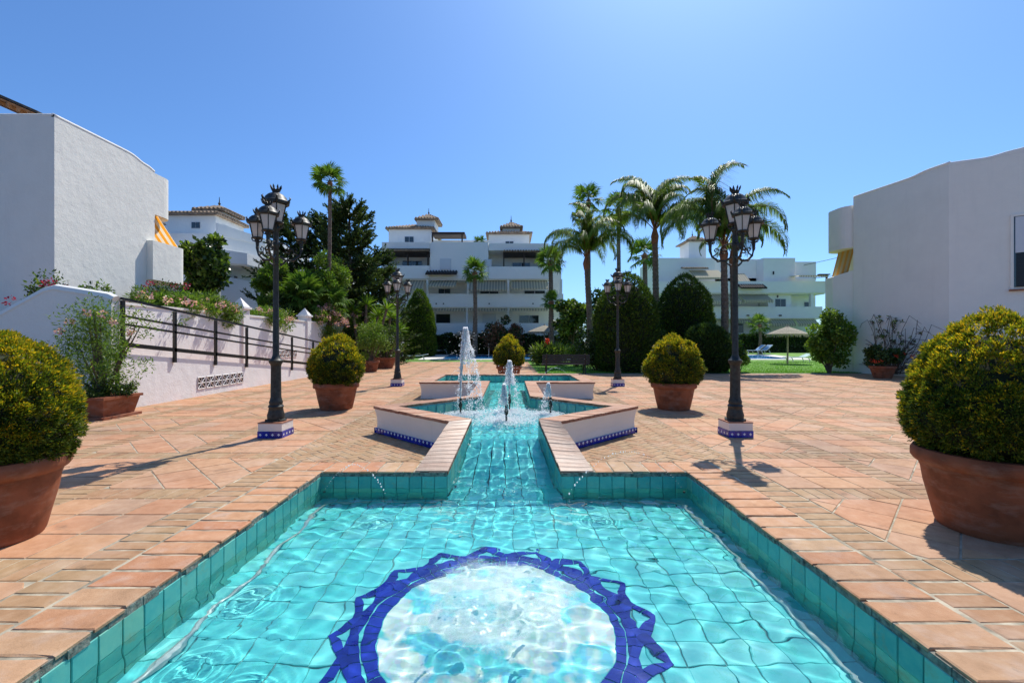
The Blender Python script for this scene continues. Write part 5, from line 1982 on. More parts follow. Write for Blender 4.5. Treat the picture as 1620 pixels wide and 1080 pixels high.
def fan_leaf(seed, R_=1.0, pet=0.9):
    """fan palm leaf: a stalk along x and about thirty stiff segments spreading from its end, tips bent down"""
    r2 = np.random.default_rng(seed)
    mb = MB()
    mb.tube([(0, 0, 0), (pet * 0.5, 0, 0.03), (pet, 0, 0)], [0.025, 0.018, 0.014], 5)
    V0, F0 = np.array(mb.v), [f for f in mb.f if len(f) == 4]
    m = 30
    an = np.linspace(-2.1, 2.1, m) + r2.normal(0, 0.03, m)
    ln = R_ * (0.72 + 0.28 * np.cos(an * 0.7)) * r2.uniform(0.92, 1.05, m)
    c = np.array([pet, 0, 0])
    d = np.stack([np.cos(an), np.sin(an), 0.10 * np.cos(an * 2)], 1)
    side = np.stack([-np.sin(an), np.cos(an), 0 * an], 1)
    mid = c + d * (ln * 0.6)[:, None] + np.array([0, 0, -0.03])
    tip = c + d * (ln * 0.93)[:, None] + np.stack([0 * an, 0 * an, -ln * r2.uniform(0.12, 0.42, m)], 1)
    w = (0.075 * R_)
    b0 = np.repeat(c[None], m, 0)
    V_ = np.stack([b0 - side * 0.006, b0 + side * 0.006, mid + side * w * 0.62, mid - side * w * 0.62, tip + side * 0.006, tip - side * 0.006], 1)
    V_[:, 2, 2] += 0.02
    V_ = V_.reshape(-1, 3)
    b = np.arange(m)[:, None] * 6
    F_ = np.concatenate([b + np.array([[0, 1, 2, 3]]), b + np.array([[3, 2, 4, 5]])])
    V_ = np.concatenate([V0, V_])
    F_ = np.concatenate([np.array(F0), F_ + len(V0)])
    return np_mesh('fan_leaf', V_, F_, M['fan'])


FL = [fan_leaf(50 + i) for i in range(4)]


def fan_palm(label, base, top, r, size, n=26, m='bark', low=-0.9, group='fan palms'):
    e = empty('fan_palm', base)
    tag(e, label, 'palm tree', group)
    b, t = Vector(base), Vector(top)
    d = t - b
    trunk([(0, 0, 0), tuple(d * 0.55 + Vector((0.06, 0, 0))), tuple(d)], [r * 1.3, r * 0.9, r * 0.85], M[m], e)
    MB().tube([tuple(d * 0.96), tuple(d), tuple(d + Vector((0, 0, 0.25 * size)))], [r * 1.05, r * 1.35, r * 0.5], 9).build('leaf_bases', M['redbark'], e)
    for i in range(n):
        el = low + (1.45 - low) * ((i + 0.5) / n)
        az = i * 2.399 + rng.normal(0, 0.15)
        link('fan_leaf', FL[i % 4], e, tuple(d + Vector((0, 0, 0.12 * size))), (rng.normal(0, 0.25), -el, az), (size * rng.uniform(0.85, 1.1),) * 3)


def fp(label, x, ytop, ybase, Y, r, size, n=24, lean=0, **k):
    t = at(x, ytop, Y)
    b = at(x - lean, ybase, Y)
    fan_palm(label, (b.x, Y, max(0, b.z)), tuple(t), r, size, n, **k)


fp('tall slender fan palm towering over the dark conifers', 522, 290, 520, 25, 0.11, 0.62, 19, lean=5, low=-0.8)
fp('fan palm with a bare trunk in the middle of the apartment facade', 751, 432, 560, 40, 0.2, 0.80, 22)
fp('fan palm at the apartment block corner, its leaves touching the feathery palm', 871, 415, 562, 40, 0.22, 0.85, 22)
fp('short small fan palm below the corner fan palm', 872, 478, 562, 38, 0.2, 0.58, 18)
fp('distant slim fan palm above the drooping feathery palm', 931, 318, 540, 46, 0.18, 1.05, 18)
fp('distant fan palm with a hanging skirt beside the tallest feathery palm', 978, 332, 540, 42, 0.2, 1.0, 20, low=-1.4)
fp('distant fan palm left of the tallest feathery trunk', 1020, 405, 540, 44, 0.25, 1.1, 16)
fp('small shaded fan palm by the garden wall of the far block', 1202, 515, 560, 44, 0.16, 0.75, 14)
# low trunkless palms and rosettes on the terrace
fp('low spreading fan palm on the terrace beside the lamp post', 482, 474, 540, 24, 0.12, 0.8, 26, low=-0.6)
fp('low fan palm growing behind the second pointed pillar', 520, 482, 540, 25, 0.12, 0.72, 22, low=-0.6)


def rosette(label, x, y, Y, n, L, heads):
    """yucca: leaning stems ending in tufts of sword leaves"""
    b = at(x, y, Y)
    e = empty('yucca', (b.x, Y, 0))
    tag(e, label, 'yucca', 'yuccas below the conifers')
    st = MB()
    Pp, Dd = [], []
    for (dx, dz) in heads:
        c = np.array([dx, rng.normal(0, 0.3), dz])
        st.tube([(dx * 0.3, 0, 0), (dx * 0.7, c[1] * 0.5, dz * 0.6), tuple(c)], [0.10, 0.08, 0.07], 6)
        d = sphere_dirs(n)
        d[:, 2] = np.abs(d[:, 2]) * 1.2 - 0.35
        Pp.append(np.repeat(c[None], n, 0))
        Dd.append(unit(d))
    st.build('stem', M['bark'], e)
    Pp, Dd = np.concatenate(Pp), np.concatenate(Dd)
    V_, F_ = leaves(Pp, Dd, rng.uniform(0.8, 1.1, len(Pp)) * L, 0.035, 0.05)
    link('sword_leaves', np_mesh('sword_leaves', V_, F_, M['bright']), e)


rosette('taller yucca with pale sword leaves below the conifers', 575, 545, 27, 70, 0.75, [(-0.7, 3.3), (0.2, 3.7), (0.9, 3.0), (1.5, 3.4)])
rosette('lower yucca with pale sword leaves beside the farther lamp post', 605, 550, 28, 70, 0.7, [(-0.3, 2.6), (0.5, 3.0), (1.0, 2.2)])


# ------------------------------------------------------------------ dark conifers with rope-like upswept branches
def conifer(label, x, ytop, Y, half, n_br, seed):
    r2 = np.random.default_rng(seed)
    t = at(x, ytop, Y)
    e = empty('conifer', (t.x, Y, 0))
    tag(e, label, 'conifer', 'dark conifers with upswept branches')
    H = t.z
    MB().tube([(0, 0, 0), (0, 0, H * 0.5), (0, 0, H)], [0.28, 0.18, 0.03], 8).build('trunk', M['stem'], e)
    Pp, Dd, Ll = [], [], []
    br = MB()
    for i in range(n_br):
        f = (i + r2.random()) / n_br
        z = H * (0.06 + 0.92 * f)
        L = half * (1.05 - f) ** 0.62 * r2.uniform(0.6, 1.3) + 0.4
        az = i * 2.399 + r2.normal(0, 0.3)
        pts = [np.array([0, 0, z])]
        el = -0.30 + 0.5 * f + r2.normal(0, 0.10)
        m = 9
        for k in range(m):
            el += (0.95 if k > m * 0.5 else 0.12) / m * 1.1
            pts.append(pts[-1] + np.array([math.cos(az) * math.cos(el), math.sin(az) * math.cos(el), math.sin(el)]) * L / m)
        pts = np.array(pts)
        br.tube([tuple(p) for p in pts[::3]], [0.045, 0.03, 0.02, 0.01], 4)
        # side twigs with foliage
        for k in range(2, m + 1):
            nt_ = 2 if k < m else 1
            for q in range(nt_):
                tw_d = unit(unit(pts[k] - pts[k - 1]) + r2.normal(0, 0.42, 3) + np.array([0, 0, 0.28]))
                tl = r2.uniform(0.35, 0.75)
                if k == m:
                    tw_d = unit(pts[k] - pts[k - 1])
                s = np.linspace(0, 1, 9)[:, None]
                base = pts[k][None] + tw_d[None] * tl * s
                Pp.append(base)
                Dd.append(np.repeat(tw_d[None], 9, 0))
                Ll.append(np.full(9, 0.19))
        s = np.linspace(0.15, 1, 26)
        idx = s * m
        k0 = np.minimum(idx.astype(int), m - 1)
        base = pts[k0] + (pts[k0 + 1] - pts[k0]) * (idx - k0)[:, None]
        Pp.append(base)
        Dd.append(unit(pts[k0 + 1] - pts[k0]))
        Ll.append(np.full(len(base), 0.22))
    br.build('branch', M['stem'], e)
    Pp, Dd, Ll = np.concatenate(Pp), np.concatenate(Dd), np.concatenate(Ll)
    k = 4
    Pp, Dd, Ll = np.repeat(Pp, k, 0), np.repeat(Dd, k, 0), np.repeat(Ll, k)
    V_, F_ = leaves(Pp + rng.normal(0, 0.015, Pp.shape), Dd, Ll * rng.uniform(0.7, 1.2, len(Ll)), 0.03, 0.38)
    link('crown', np_mesh('crown', V_, F_, M['conifer']), e)


conifer('tallest dark conifer with a pointed tip between palm and apartment block', 553, 322, 29, 2.3, 110, 1)
conifer('broad dark conifer behind the tall slender fan palm', 512, 350, 31, 2.6, 100, 2)
conifer('dark conifer with a leaning tip behind the nearest lamp post', 460, 350, 30, 2.2, 85, 3)
conifer('shorter dark conifer at the end of the row by the apartment block', 590, 405, 31, 2.2, 90, 4)

# broadleaf trees and shrubs on the left terrace
def tree(name, label, x, Y, z0, h, rx, n, lsz, mats, trunk_r=0.12, clumps=30, lw=0.5, group=None):
    b = at(x, 0, Y)
    e = empty(name, (b.x, Y, z0))
    tag(e, label, 'tree', group)
    MB().tube([(0, 0, -0.3), (0.05, 0, h * 0.35), (-0.04, 0, h * 0.6)], [trunk_r * 1.2, trunk_r, trunk_r * 0.6], 8).build('trunk', M['stem'], e)
    C, Rr, lb = [], [], MB()
    for i in range(clumps):
        d = sphere_dirs(1)[0]
        r = rng.random() ** 0.4
        c = np.array([d[0] * rx * 0.85 * r, d[1] * rx * 0.85 * r, h * 0.62 + d[2] * h * 0.36 * r])
        C.append(c)
        Rr.append(rng.uniform(0.2, 0.34) * rx)
        if i % 2 == 0:
            lb.tube([(0, 0, h * 0.3), tuple(c * 0.6 + np.array([0, 0, h * 0.12])), tuple(c)], [trunk_r * 0.5, trunk_r * 0.3, 0.015], 5)
    lb.build('limb', M['stem'], e)
    C, Rr = np.array(C), np.array(Rr)
    k = rng.integers(0, clumps, n)
    d = sphere_dirs(n)
    P = C[k] + d * (Rr[k] * rng.random(n) ** 0.4)[:, None]
    V_, F_ = leaves(P, d * 0.6 + np.array([0, 0, 0.15]), rng.uniform(0.7, 1.3, n) * lsz, rng.uniform(0.7, 1.2, n) * lsz * lw * 0.5, 0.8)
    tone = rng.random(clumps) < 0.4
    mi = np.where(rng.random(n) < 0.8, tone[k], ~tone[k]).astype(int) if len(mats) > 1 else np.zeros(n, int)
    link('crown', np_mesh('crown', V_, F_, mats, mi), e)
    return e


tree('broadleaf_tree', 'dark glossy broadleaf tree beside the striped awning balcony', 327, 21, 2.1, 4.3, 1.2, 4800, 0.24, [M['dark'], M['olean']], 0.13, 26, 0.7)
tree('broadleaf_tree', 'light green feathery shrub tree behind the nearest lamp post', 432, 25, 1.4, 5.3, 1.15, 9000, 0.15, [M['bright'], M['olean']], 0.08, 28, 0.5)
tree('broadleaf_tree', 'light green rounded tree below the dark conifers', 508, 25.6, 1.2, 5.4, 1.6, 12000, 0.15, [M['bright'], M['olean']], 0.1, 34, 0.5)
tree('broadleaf_tree', 'mid green small tree between the lamp post and the low palms', 460, 24, 1.3, 3.0, 1.3, 7000, 0.15, [M['olean'], M['dark']], 0.08, 26, 0.5)
tree('fig_tree', 'open pale green fig tree right of the apartment block corner', 905, 33, 0.0, 4.6, 1.5, 5200, 0.24, [M['olean'], M['dark']], 0.12, 26, 0.75)
tree('fig_tree', 'dark leafy tree behind the drooping feathery palm trunk', 955, 36, 0.0, 5.4, 1.9, 6000, 0.26, [M['dark'], M['olean']], 0.14, 28, 0.7)

# clipped evergreens
CONE = [(0, 0.88), (0.1, 0.96), (0.25, 1.0), (0.45, 0.97), (0.6, 0.87), (0.75, 0.69), (0.87, 0.48), (0.95, 0.28), (1, 0.05)]
COL_ = [(0, 0.80), (0.1, 0.93), (0.3, 1.0), (0.55, 0.97), (0.7, 0.86), (0.82, 0.68), (0.92, 0.42), (1, 0.04)]
b = at(663, 0, 40)
clipped('clipped_cypress', 'tall bright green cone-shaped cypress on the lawn', (b.x, 40, 0.15), 1.42, 5.9, CONE, 6500, 0.13, [M['cypress'], M['cypressgold']], None, 'cypress', gold=0.62)
b = at(992, 0, 22.6)
clipped('clipped_cypress', 'dark columnar clipped cypress behind the farther lamp post', (b.x, 22.8, 0), 1.52, 4.95, COL_, 7000, 0.11, [M['cypress'], M['cypressgold']], 'dark clipped evergreens', 'cypress', gold=0.25)
b = at(1083, 0, 25)
clipped('clipped_cypress', 'broad dark dome-topped cypress behind the low round bush', (b.x, 25, 0), 1.5, 5.2, COL_, 7000, 0.11, [M['cypress'], M['cypressgold']], 'dark clipped evergreens', 'cypress', gold=0.22)
b = at(1122, 0, 22)
clipped('round_bush', 'low dark round bush at the foot of the feathery palm', (b.x, 22.3, 0), 1.15, 2.45, BALL, 5000, 0.10, [M['dark'], M['cypress']], 'dark clipped evergreens', 'shrub', gold=0.6)
b = at(945, 0, 23.5)
bush('dark_shrub', 'dark shrub mass behind the bench and lamp post', (b.x, 23.8, 0), 1.3, 0.9, 2.4, 5000, 0.14, [M['dark'], M['cypress']], 'shrub', None, 28, lw=0.55)
b = at(1172, 0, 22)
bush('leafy_shrub', 'small light green shrub behind the nearest right lamp post', (b.x, 22.2, 0), 0.55, 0.5, 1.5, 2500, 0.10, [M['bright'], M['dark']], 'shrub', None, 18, lw=0.55)
b = at(1060, 0, 22)
bush('dark_shrub', 'dark low shrub between the two dark cypresses', (b.x, 22.9, 0), 1.1, 0.7, 1.9, 4000, 0.12, [M['dark'], M['cypress']], 'shrub', None, 22, lw=0.55)
b = at(795, 0, 41)
bush('flowering_bush', 'dark rounded bush in front of the apartment block middle', (b.x, 41.5, 0.2), 1.9, 1.4, 3.4, 5000, 0.22, [M['dark'], M['redbark']], 'shrub', None, 30, lw=0.6)
b = at(868, 0, 29)
e = bush('agave_clump', 'spiky green clump with a red flower spike behind the bench', (b.x, 29, 0), 1.35, 1.0, 1.25, 2600, 0.45, [M['olean'], M['dark']], 'plant', None, 22, lw=0.14)
flowers(e, [(-0.15, -0.2, 1.25), (-0.12, -0.2, 1.4), (-0.1, -0.2, 1.55)], 18, 0.12, 0.14, M['redfl'])
b = at(915, 0, 27)
bush('leafy_shrub', 'light variegated low shrub behind the bench end', (b.x, 27.5, 0), 1.0, 0.8, 1.4, 3500, 0.12, [M['bright'], M['olean']], 'shrub', None, 22, lw=0.5)
# hedges at the foot of the far blocks
def hedge(label, x0, x1, y, h, d=0.9, n=9000, z=0.3):
    e = empty('hedge', ((x0 + x1) / 2, y, z))
    tag(e, label, 'hedge', 'dark hedges along the far blocks')
    L = x1 - x0
    MB().box(-L / 2 + 0.1, L / 2 - 0.1, -d / 2 + 0.12, d / 2 - 0.12, -0.3, h - 0.15).build('inner_bush', M['core'], e)
    P = np.stack([rng.uniform(-L / 2, L / 2, n), rng.uniform(-d / 2, d / 2, n), rng.random(n) ** 0.7 * h], 1)
    f = rng.random(n) < 0.6
    P[f, 1] = -d / 2 + np.abs(rng.normal(0, 0.08, f.sum()))
    P[~f, 2] = h - np.abs(rng.normal(0, 0.1, (~f).sum()))
    P[:, 2] += 0.12 * np.sin(P[:, 0] * 1.7) + 0.08 * np.sin(P[:, 0] * 4.1)
    V_, F_ = leaves(P, rng.normal(0, 1, (n, 3)) + np.array([0, -0.5, 0.4]), 0.22, 0.07, 0.4)
    link('foliage', np_mesh('foliage', V_, F_, M['dark']), e)


hedge('long dark hedge below the central apartment block', -12.5, 6.5, 43.0, 1.75)
hedge('long dark hedge beyond the thatched parasol and pool', 18.5, 38, 47.0, 1.9)
hedge('dark hedge behind the person on the garden path', -22, -12.6, 42.0, 2.2)
# ------------------------------------------------------------------ far buildings
class Face:
    """a facade facing the camera at depth Y: converts photo pixels into metres on that plane"""

    def __init__(self, Y):
        self.Y = Y
        self.k = Y / FPX

    def x(self, px):
        return (px - VX) * self.k

    def z(self, py):
        return HC + (VY - py) * self.k

    def box(self, mb, x0, x1, y0, y1, d0, d1, mi=0):
        k = (self.Y + (d0 if d0 > 0.5 else 0)) / FPX       # set-back parts keep their apparent size
        mb.box((x0 - VX) * k, (x1 - VX) * k, self.Y + d0, self.Y + d1, HC + (VY - y1) * k, HC + (VY - y0) * k, mi)

    def part(self, name, parent, m, x0, x1, y0, y1, d0, d1):
        mb = MB()
        self.box(mb, x0, x1, y0, y1, d0, d1)
        return mb.build(name, m, parent)

    def window(self, parent, x0, x1, y0, y1, d, panes=2, m='glass', shutter=False):
        w = self.part('window', parent, M['shutter'], x0 - 0.7, x1 + 0.7, y0 - 0.7, y1 + 0.7, d - 0.05, d)
        for i in range(panes):
            a = x0 + (x1 - x0) * i / panes + (0.4 if i else 0)
            b = x0 + (x1 - x0) * (i + 1) / panes - (0.4 if i < panes - 1 else 0)
            self.part('pane', w, M['shutter' if shutter else m], a, b, y0, y1, d - 0.075, d - 0.051)
        return w

    def awning(self, parent, x0, x1, y0, y1, d0, out, m='awning', val=2.2):
        mb = MB()
        X0, X1, Z0, Z1 = self.x(x0), self.x(x1), self.z(y0), self.z(y1)
        Ya, Yb = self.Y + d0, self.Y + d0 - out
        mb.add([(X0, Ya, Z0), (X1, Ya, Z0), (X1, Yb, Z1), (X0, Yb, Z1)], [(0, 1, 2, 3)])
        v = val * self.k
        n = max(4, int((X1 - X0) / 0.28))
        for i in range(n):                            # scalloped valance
            a, b = X0 + (X1 - X0) * i / n, X0 + (X1 - X0) * (i + 1) / n
            mb.add([(a, Yb, Z1), (b, Yb, Z1), (b, Yb - 0.01, Z1 - v * 0.75), ((a + b) / 2, Yb - 0.01, Z1 - v), (a, Yb - 0.01, Z1 - v * 0.75)], [(0, 1, 2, 3, 4)])
        return mb.build('awning', M[m], parent)

    def tile_strip(self, parent, x0, x1, y0, y1, d0, d1, m='rooftile', name='tiled_canopy'):
        """mono-pitch strip of barrel tiles sloping towards the camera"""
        X0, X1, Z0, Z1 = self.x(x0), self.x(x1), self.z(y0), self.z(y1)
        n = max(3, int((X1 - X0) / 0.26))
        r = (X1 - X0) / n / 2
        mb = MB()
        mb.prism([(X0, self.Y + d1), (X1, self.Y + d1), (X1, self.Y + d0), (X0, self.Y + d0)], [Z1 - 0.08, Z1 - 0.08, Z0 - 0.08, Z0 - 0.08], [Z1, Z1, Z0, Z0])
        for i in range(n):
            xc = X0 + (2 * i + 1) * r
            mb.tube([(xc, self.Y + d1 - 0.05, Z1 + 0.02), (xc, self.Y + d0, Z0 + 0.02)], r * 0.75, 6)
        return mb.build(name, M[m], parent)


def hip_roof(parent, x0, x1, y0, y1, z, h, m='rooftile', over=0.3, name='roof', finial=True):
    x0, x1, y0, y1 = x0 - over, x1 + over, y0 - over, y1 + over
    cx, cy = (x0 + x1) / 2, (y0 + y1) / 2
    w, d = x1 - x0, y1 - y0
    rl_ = max(0, w - d) / 2
    rd = max(0, d - w) / 2
    a = [(x0, y0, z), (x1, y0, z), (x1, y1, z), (x0, y1, z)]
    r0, r1 = (cx - rl_, cy - rd, z + h), (cx + rl_, cy + rd, z + h)
    mb = MB()
    mb.add([(p[0], p[1], z - 0.14) for p in a] + a, [(0, 1, 5, 4), (1, 2, 6, 5), (2, 3, 7, 6), (3, 0, 4, 7), (3, 2, 1, 0)])
    if rd == 0:
        mb.add(a + [r0, r1], [(0, 1, 5, 4), (1, 2, 5), (2, 3, 4, 5), (3, 0, 4)])
    else:
        mb.add(a + [r0, r1], [(0, 1, 4), (1, 2, 5, 4), (2, 3, 5), (3, 0, 4, 5)])
    n = max(4, int(w / 0.28))                          # barrel tiles running up the front slope
    for i in range(n):
        xc = x0 + (i + 0.5) * w / n
        t = min(1.0, (xc - x0) / max(1e-3, (cx - rl_ - x0)), (x1 - xc) / max(1e-3, (x1 - cx - rl_)))
        yt = y0 + (cy - rd - y0) * t
        mb.tube([(xc, y0 - 0.03, z + 0.02), (xc, yt, z + 0.02 + h * t)], w / n * 0.36, 5)
    n = max(4, int(d / 0.28))
    for i in range(n):
        yc = y0 + (i + 0.5) * d / n
        t = min(1.0, (yc - y0) / max(1e-3, (cy - rd - y0)), (y1 - yc) / max(1e-3, (y1 - cy - rd)))
        xt = x1 + (cx + rl_ - x1) * t
        mb.tube([(x1 + 0.03, yc, z + 0.02), (xt, yc, z + 0.02 + h * t)], d / n * 0.36, 5)
    r = mb.build(name, M[m], parent)
    if finial:
        MB().lathe([(0.1, -0.05), (0.12, 0.05), (0.05, 0.15), (0.11, 0.26), (0.04, 0.36), (0.02, 0.75), (0.004, 0.8)], 8, (cx, cy, z + h)).build('finial', M['darkroof'], r)
    return r


# central block
F = Face(45.0)
cbk = empty('apartment_block', (0, 45, 0))
cbk.location = (0, 0, 0)
tag(cbk, 'central white apartment block with balcony bands, awnings and two roof turrets', 'building')
WM = M['farwhite']
F.part('rear_wall', cbk, WM, 614, 888, 397, 575, 2.4, 8)
for (x0, x1, y0, y1) in ((614, 890, 511, 575), (614, 891, 464.8, 486), (604, 680, 420.5, 441), (773, 869, 422, 441.5)):
    F.part('parapet', cbk, WM, x0, x1, y0, y1, -0.12, 0.12)
for (y, x0, x1) in ((486.2, 614, 890), (441.5, 606, 869), (530, 614, 890)):
    F.part('floor_slab', cbk, WM, x0, x1, y - 1.5, y + 1.5, 0.121, 2.4)
F.part('middle_wall', cbk, WM, 680.5, 772.5, 383, 441, -0.02, 2.4)
F.part('side_wall', cbk, WM, 604, 614, 383, 575, 1.0, 8)
F.part('top_band', cbk, WM, 604, 680, 383, 393, 0.0, 2.4)
F.part('top_band', cbk, WM, 773, 861, 385, 396, 0.0, 2.4)
F.part('side_wall', cbk, WM, 861, 868, 385, 441, 0.6, 8)
for x in (676, 740.5, 804, 888):
    F.part('column', cbk, WM, x - 1.6, x + 1.6, 441.6, 464.7, 0.0, 0.35)
for x in (738.5, 804, 886):
    F.part('column', cbk, WM, x - 1.2, x + 1.2, 486.2, 511, 0.0, 0.35)
for (x0, x1, y0, y1, d, n, sh) in ((697, 713, 410, 426, -0.02, 1, True), (766, 777, 411, 421, -0.02, 1, True), (637, 667, 413, 420, 2.4, 2, False), (811, 838, 416, 422, 2.4, 2, False),
                                   (694, 712, 457, 464, 2.4, 2, False), (830, 862, 460, 465, 2.4, 2, False), (760, 788, 461, 465, 2.4, 2, False), (822, 852, 499, 511, 2.4, 2, False), (690, 712, 497, 511, 2.4, 1, False), (764, 784, 497, 511, 2.4, 1, True), (645, 660, 500, 511, 2.4, 1, False)):
    F.window(cbk, x0, x1, y0, y1, d, n, shutter=sh)
for (x0, x1, y0, y1, out) in ((640, 672, 442, 459, 1.6), (681, 723, 443, 454, 1.6), (742, 801, 443, 459, 1.1), (809, 866, 443, 457, 1.3)):
    F.awning(cbk, x0, x1, y0, y1, 0.35, out, val=3)
for (x0, x1) in ((690, 738), (742, 803), (807, 866), (640, 676)):
    F.awning(cbk, x0, x1, 487.5, 490, 0.1, 0.3, val=2.5)
F.tile_strip(cbk, 612, 680, 393.5, 397.5, 0.6, -0.45)
F.tile_strip(cbk, 796, 860, 395, 398.5, 0.6, -0.45)
F.tile_strip(cbk, 674.5, 724, 429, 435, 0.0, -0.7, 'darkroof')
for x in (613, 645, 677, 797, 829, 858):
    F.part('timber_post', cbk, M['darkwood'], x - 1, x + 1, 398.5, 421, -0.02, 0.2)
F.part('timber_beam', cbk, M['darkwood'], 611, 680, 398.3, 400.2, -0.3, 2.3)
F.part('timber_beam', cbk, M['darkwood'], 796, 860, 399.2, 401.4, -0.3, 2.3)
for x in (702, 774, 843, 690.5):
    F.part('drain_spout', cbk, M['black'], x - 0.9, x + 0.9, 479.5, 481.5, -0.2, -0.121)
k = F.k
px_ = lambda a: F.x(a)
F.part('penthouse', cbk, WM, 615, 682, 361, 383, 3, 8)
F3 = Face(48.0)
px_ = lambda a: F3.x(a)
hip_roof(cbk, px_(615), px_(682), 48, 53, F3.z(361), 0.9, finial=False)
F.window(cbk, 640.5, 654, 374.5, 385.5, 3.0, 2)
F.part('turret', cbk, WM, 659, 687.5, 346, 362, 3.6, 6.2)
hip_roof(cbk, px_(659), px_(687.5), 48.6, 51.2, Face(48.6).z(346.5), 0.75)
F.part('penthouse', cbk, WM, 773, 837.5, 369, 386, 3, 8)
hip_roof(cbk, px_(773), px_(837.5), 48, 53, F3.z(369), 0.8, finial=False)
F.window(cbk, 800, 812, 382, 385, 3.0, 2)
F.part('turret', cbk, WM, 795, 822.5, 359, 369, 3.8, 6)
hip_roof(cbk, px_(795), px_(822.5), 48.8, 51, Face(48.8).z(359.5), 0.75)
F.part('pergola_roof', cbk, M['darkwood'], 683, 735, 367, 371, 1.5, 3.6)
for x in (684, 731):
    F.part('pergola_post', cbk, M['darkwood'], x - 1, x + 1, 371, 384, 1.5, 1.7)
F.part('rear_parapet', cbk, WM, 683, 773, 380, 386, 4, 4.3)
rp = empty('roof_plant', (F.x(753), 46.4, F.z(384)))
tag(rp, 'small spiky plant on the roof terrace of the central block', 'plant')
Pp = np.zeros((90, 3))
Pp[45:, 0] = 0.5
Pp[:, 2] = 0.55
V_, F_ = leaves(Pp, unit(rng.normal(0, 1, (90, 3)) + np.array([0, 0, 0.6])), 0.6, 0.05, 0.1)
link('sword_leaves', np_mesh('sword_leaves', V_, F_, M['fan']), rp)
MB().lathe([(0.2, 0), (0.25, 0.3), (0.1, 0.3), (0.06, 0.6)], 10).build('stem', M['bark'], rp)
sl = MB()
sl.lathe([(0.06, 0), (1.0, 0.12), (0.98, 0.17), (0.03, 0.6)], 16)
# right block
F = Face(52.0)
rbk = empty('apartment_block', (0, 0, 0))
tag(rbk, 'white apartment block behind the palms with stacked terraces and striped awnings', 'building')
F.part('rear_wall', rbk, WM, 1035, 1290, 440, 575, 2.6, 9)
for (x0, x1, y0, y1) in ((1035, 1306, 445, 463.5), (1035, 1300, 485, 503.5), (1035, 1298, 530, 575)):
    F.part('parapet', rbk, WM, x0, x1, y0, y1, -0.12, 0.12)
F.part('floor_slab', rbk, WM, 1035, 1306, 462.5, 465, 0.121, 2.6)
F.part('floor_slab', rbk, WM, 1035, 1300, 502, 504.5, 0.121, 2.6)
F.part('upper_wall', rbk, WM, 1041, 1131, 408, 445, 1.6, 9)
F.part('upper_wall', rbk, WM, 1131.2, 1256, 410, 445, 2.6, 9)
F.part('upper_wall', rbk, WM, 1208, 1258, 408, 445, 1.0, 2.59)
F.part('side_block', rbk, WM, 1258.3, 1291, 414, 444, 3.2, 9)
F.part('stair_block', rbk, WM, 1090, 1117, 380, 408, 4, 7)
hip_roof(rbk, Face(56).x(1088), Face(56).x(1118), 56, 59, Face(56).z(380.5), 0.8)
F.tile_strip(rbk, 1083, 1120, 421, 425, 1.2, -0.2)
F.awning(rbk, 1092, 1140, 426, 441, 0.6, 1.8, val=3.5)
F.awning(rbk, 1168, 1189, 429, 445, 1.6, 1.4, val=1.5)
F.tile_strip(rbk, 1166, 1207, 450, 457, 0.0, -0.9, 'darkroof')
for (x0, x1, y0, y1, out) in ((1118, 1165, 464, 478, 1.7), (1168, 1213, 464.5, 476, 1.7)):
    F.awning(rbk, x0, x1, y0, y1, 0.35, out, val=5)
F.awning(rbk, 1257, 1303, 434, 437, 1.8, 2.6, 'awning', 3.0)
for x in (1303,):
    F.part('awning_post', rbk, M['darkwood'], x - 1, x + 1, 435, 446, -0.6, -0.4)
F.part('awning_beam', rbk, M['darkwood'], 1290, 1307, 434.5, 436, -0.7, -0.3)
for (x0, x1, y0, y1, n) in ((1226, 1243, 473, 485, 2), (1273, 1282, 478, 485, 1)):
    F.window(rbk, x0, x1, y0, y1, 2.6, n)
F.part('flush_wall', rbk, WM, 1215, 1252, 465, 485, 0.6, 2.5)
F.window(rbk, 1227, 1243, 473, 485, 0.6, 2)
F.window(rbk, 1166, 1176, 512, 526, 2.6, 1)
for x in (1285,):
    F.part('column', rbk, WM, x - 2, x + 2, 465, 485, 0, 0.4)
for x in (1215, 1290):
    F.part('column', rbk, WM, x - 1.5, x + 1.5, 504.5, 530, 0, 0.4)
for (x0, x1) in ((1168, 1212), (1216, 1254), (1257, 1290)):
    F.awning(rbk, x0, x1, 504.8, 512 if x0 > 1200 else 507, 0.1, 0.7 if x0 > 1200 else 0.3, val=5)
for x in (1182, 1233):
    F.part('drain_spout', rbk, M['black'], x - 1.8, x + 1.8, 498, 500, -0.25, -0.121)
F.part('wall_lamp', rbk, M['black'], 1223.5, 1225, 429, 434, 0.85, 0.99)
F.part('wall_lamp', rbk, M['black'], 1233.8, 1235.2, 466, 470, 0.45, 0.59)

# left block, seen from its corner
lb = empty('terraced_house', (0, 0, 0))
tag(lb, 'white stepped house with tiled roof and turret behind the left terrace', 'building')
F = Face(34.0)
xc = F.x(341)
mb = MB().box(-30, xc, 34, 37.6, 0, F.z(338))
mb.build('upper_wall', WM, lb)
hip_roof(lb, -30, xc, 34, 37.6, F.z(338), 0.55, finial=False)
MB().box(xc - 2.0, xc - 0.1, 35.0, 37.2, F.z(338), F.z(325)).build('turret', WM, lb)
hip_roof(lb, xc - 2.0, xc - 0.1, 35.0, 37.2, F.z(326), 0.55)
F.window(lb, 304, 317, 352, 361, 0, 2)
mb = MB()
mb.prism([(-30, 32.4), (xc + 1.2, 32.4), (xc + 2.6, 36), (xc + 2.6, 44), (-30, 44)], 0, [F.z(377)] * 5)
mb.build('middle_wall', WM, lb)
mb = MB()                                              # sunlit terrace parapets stepping down
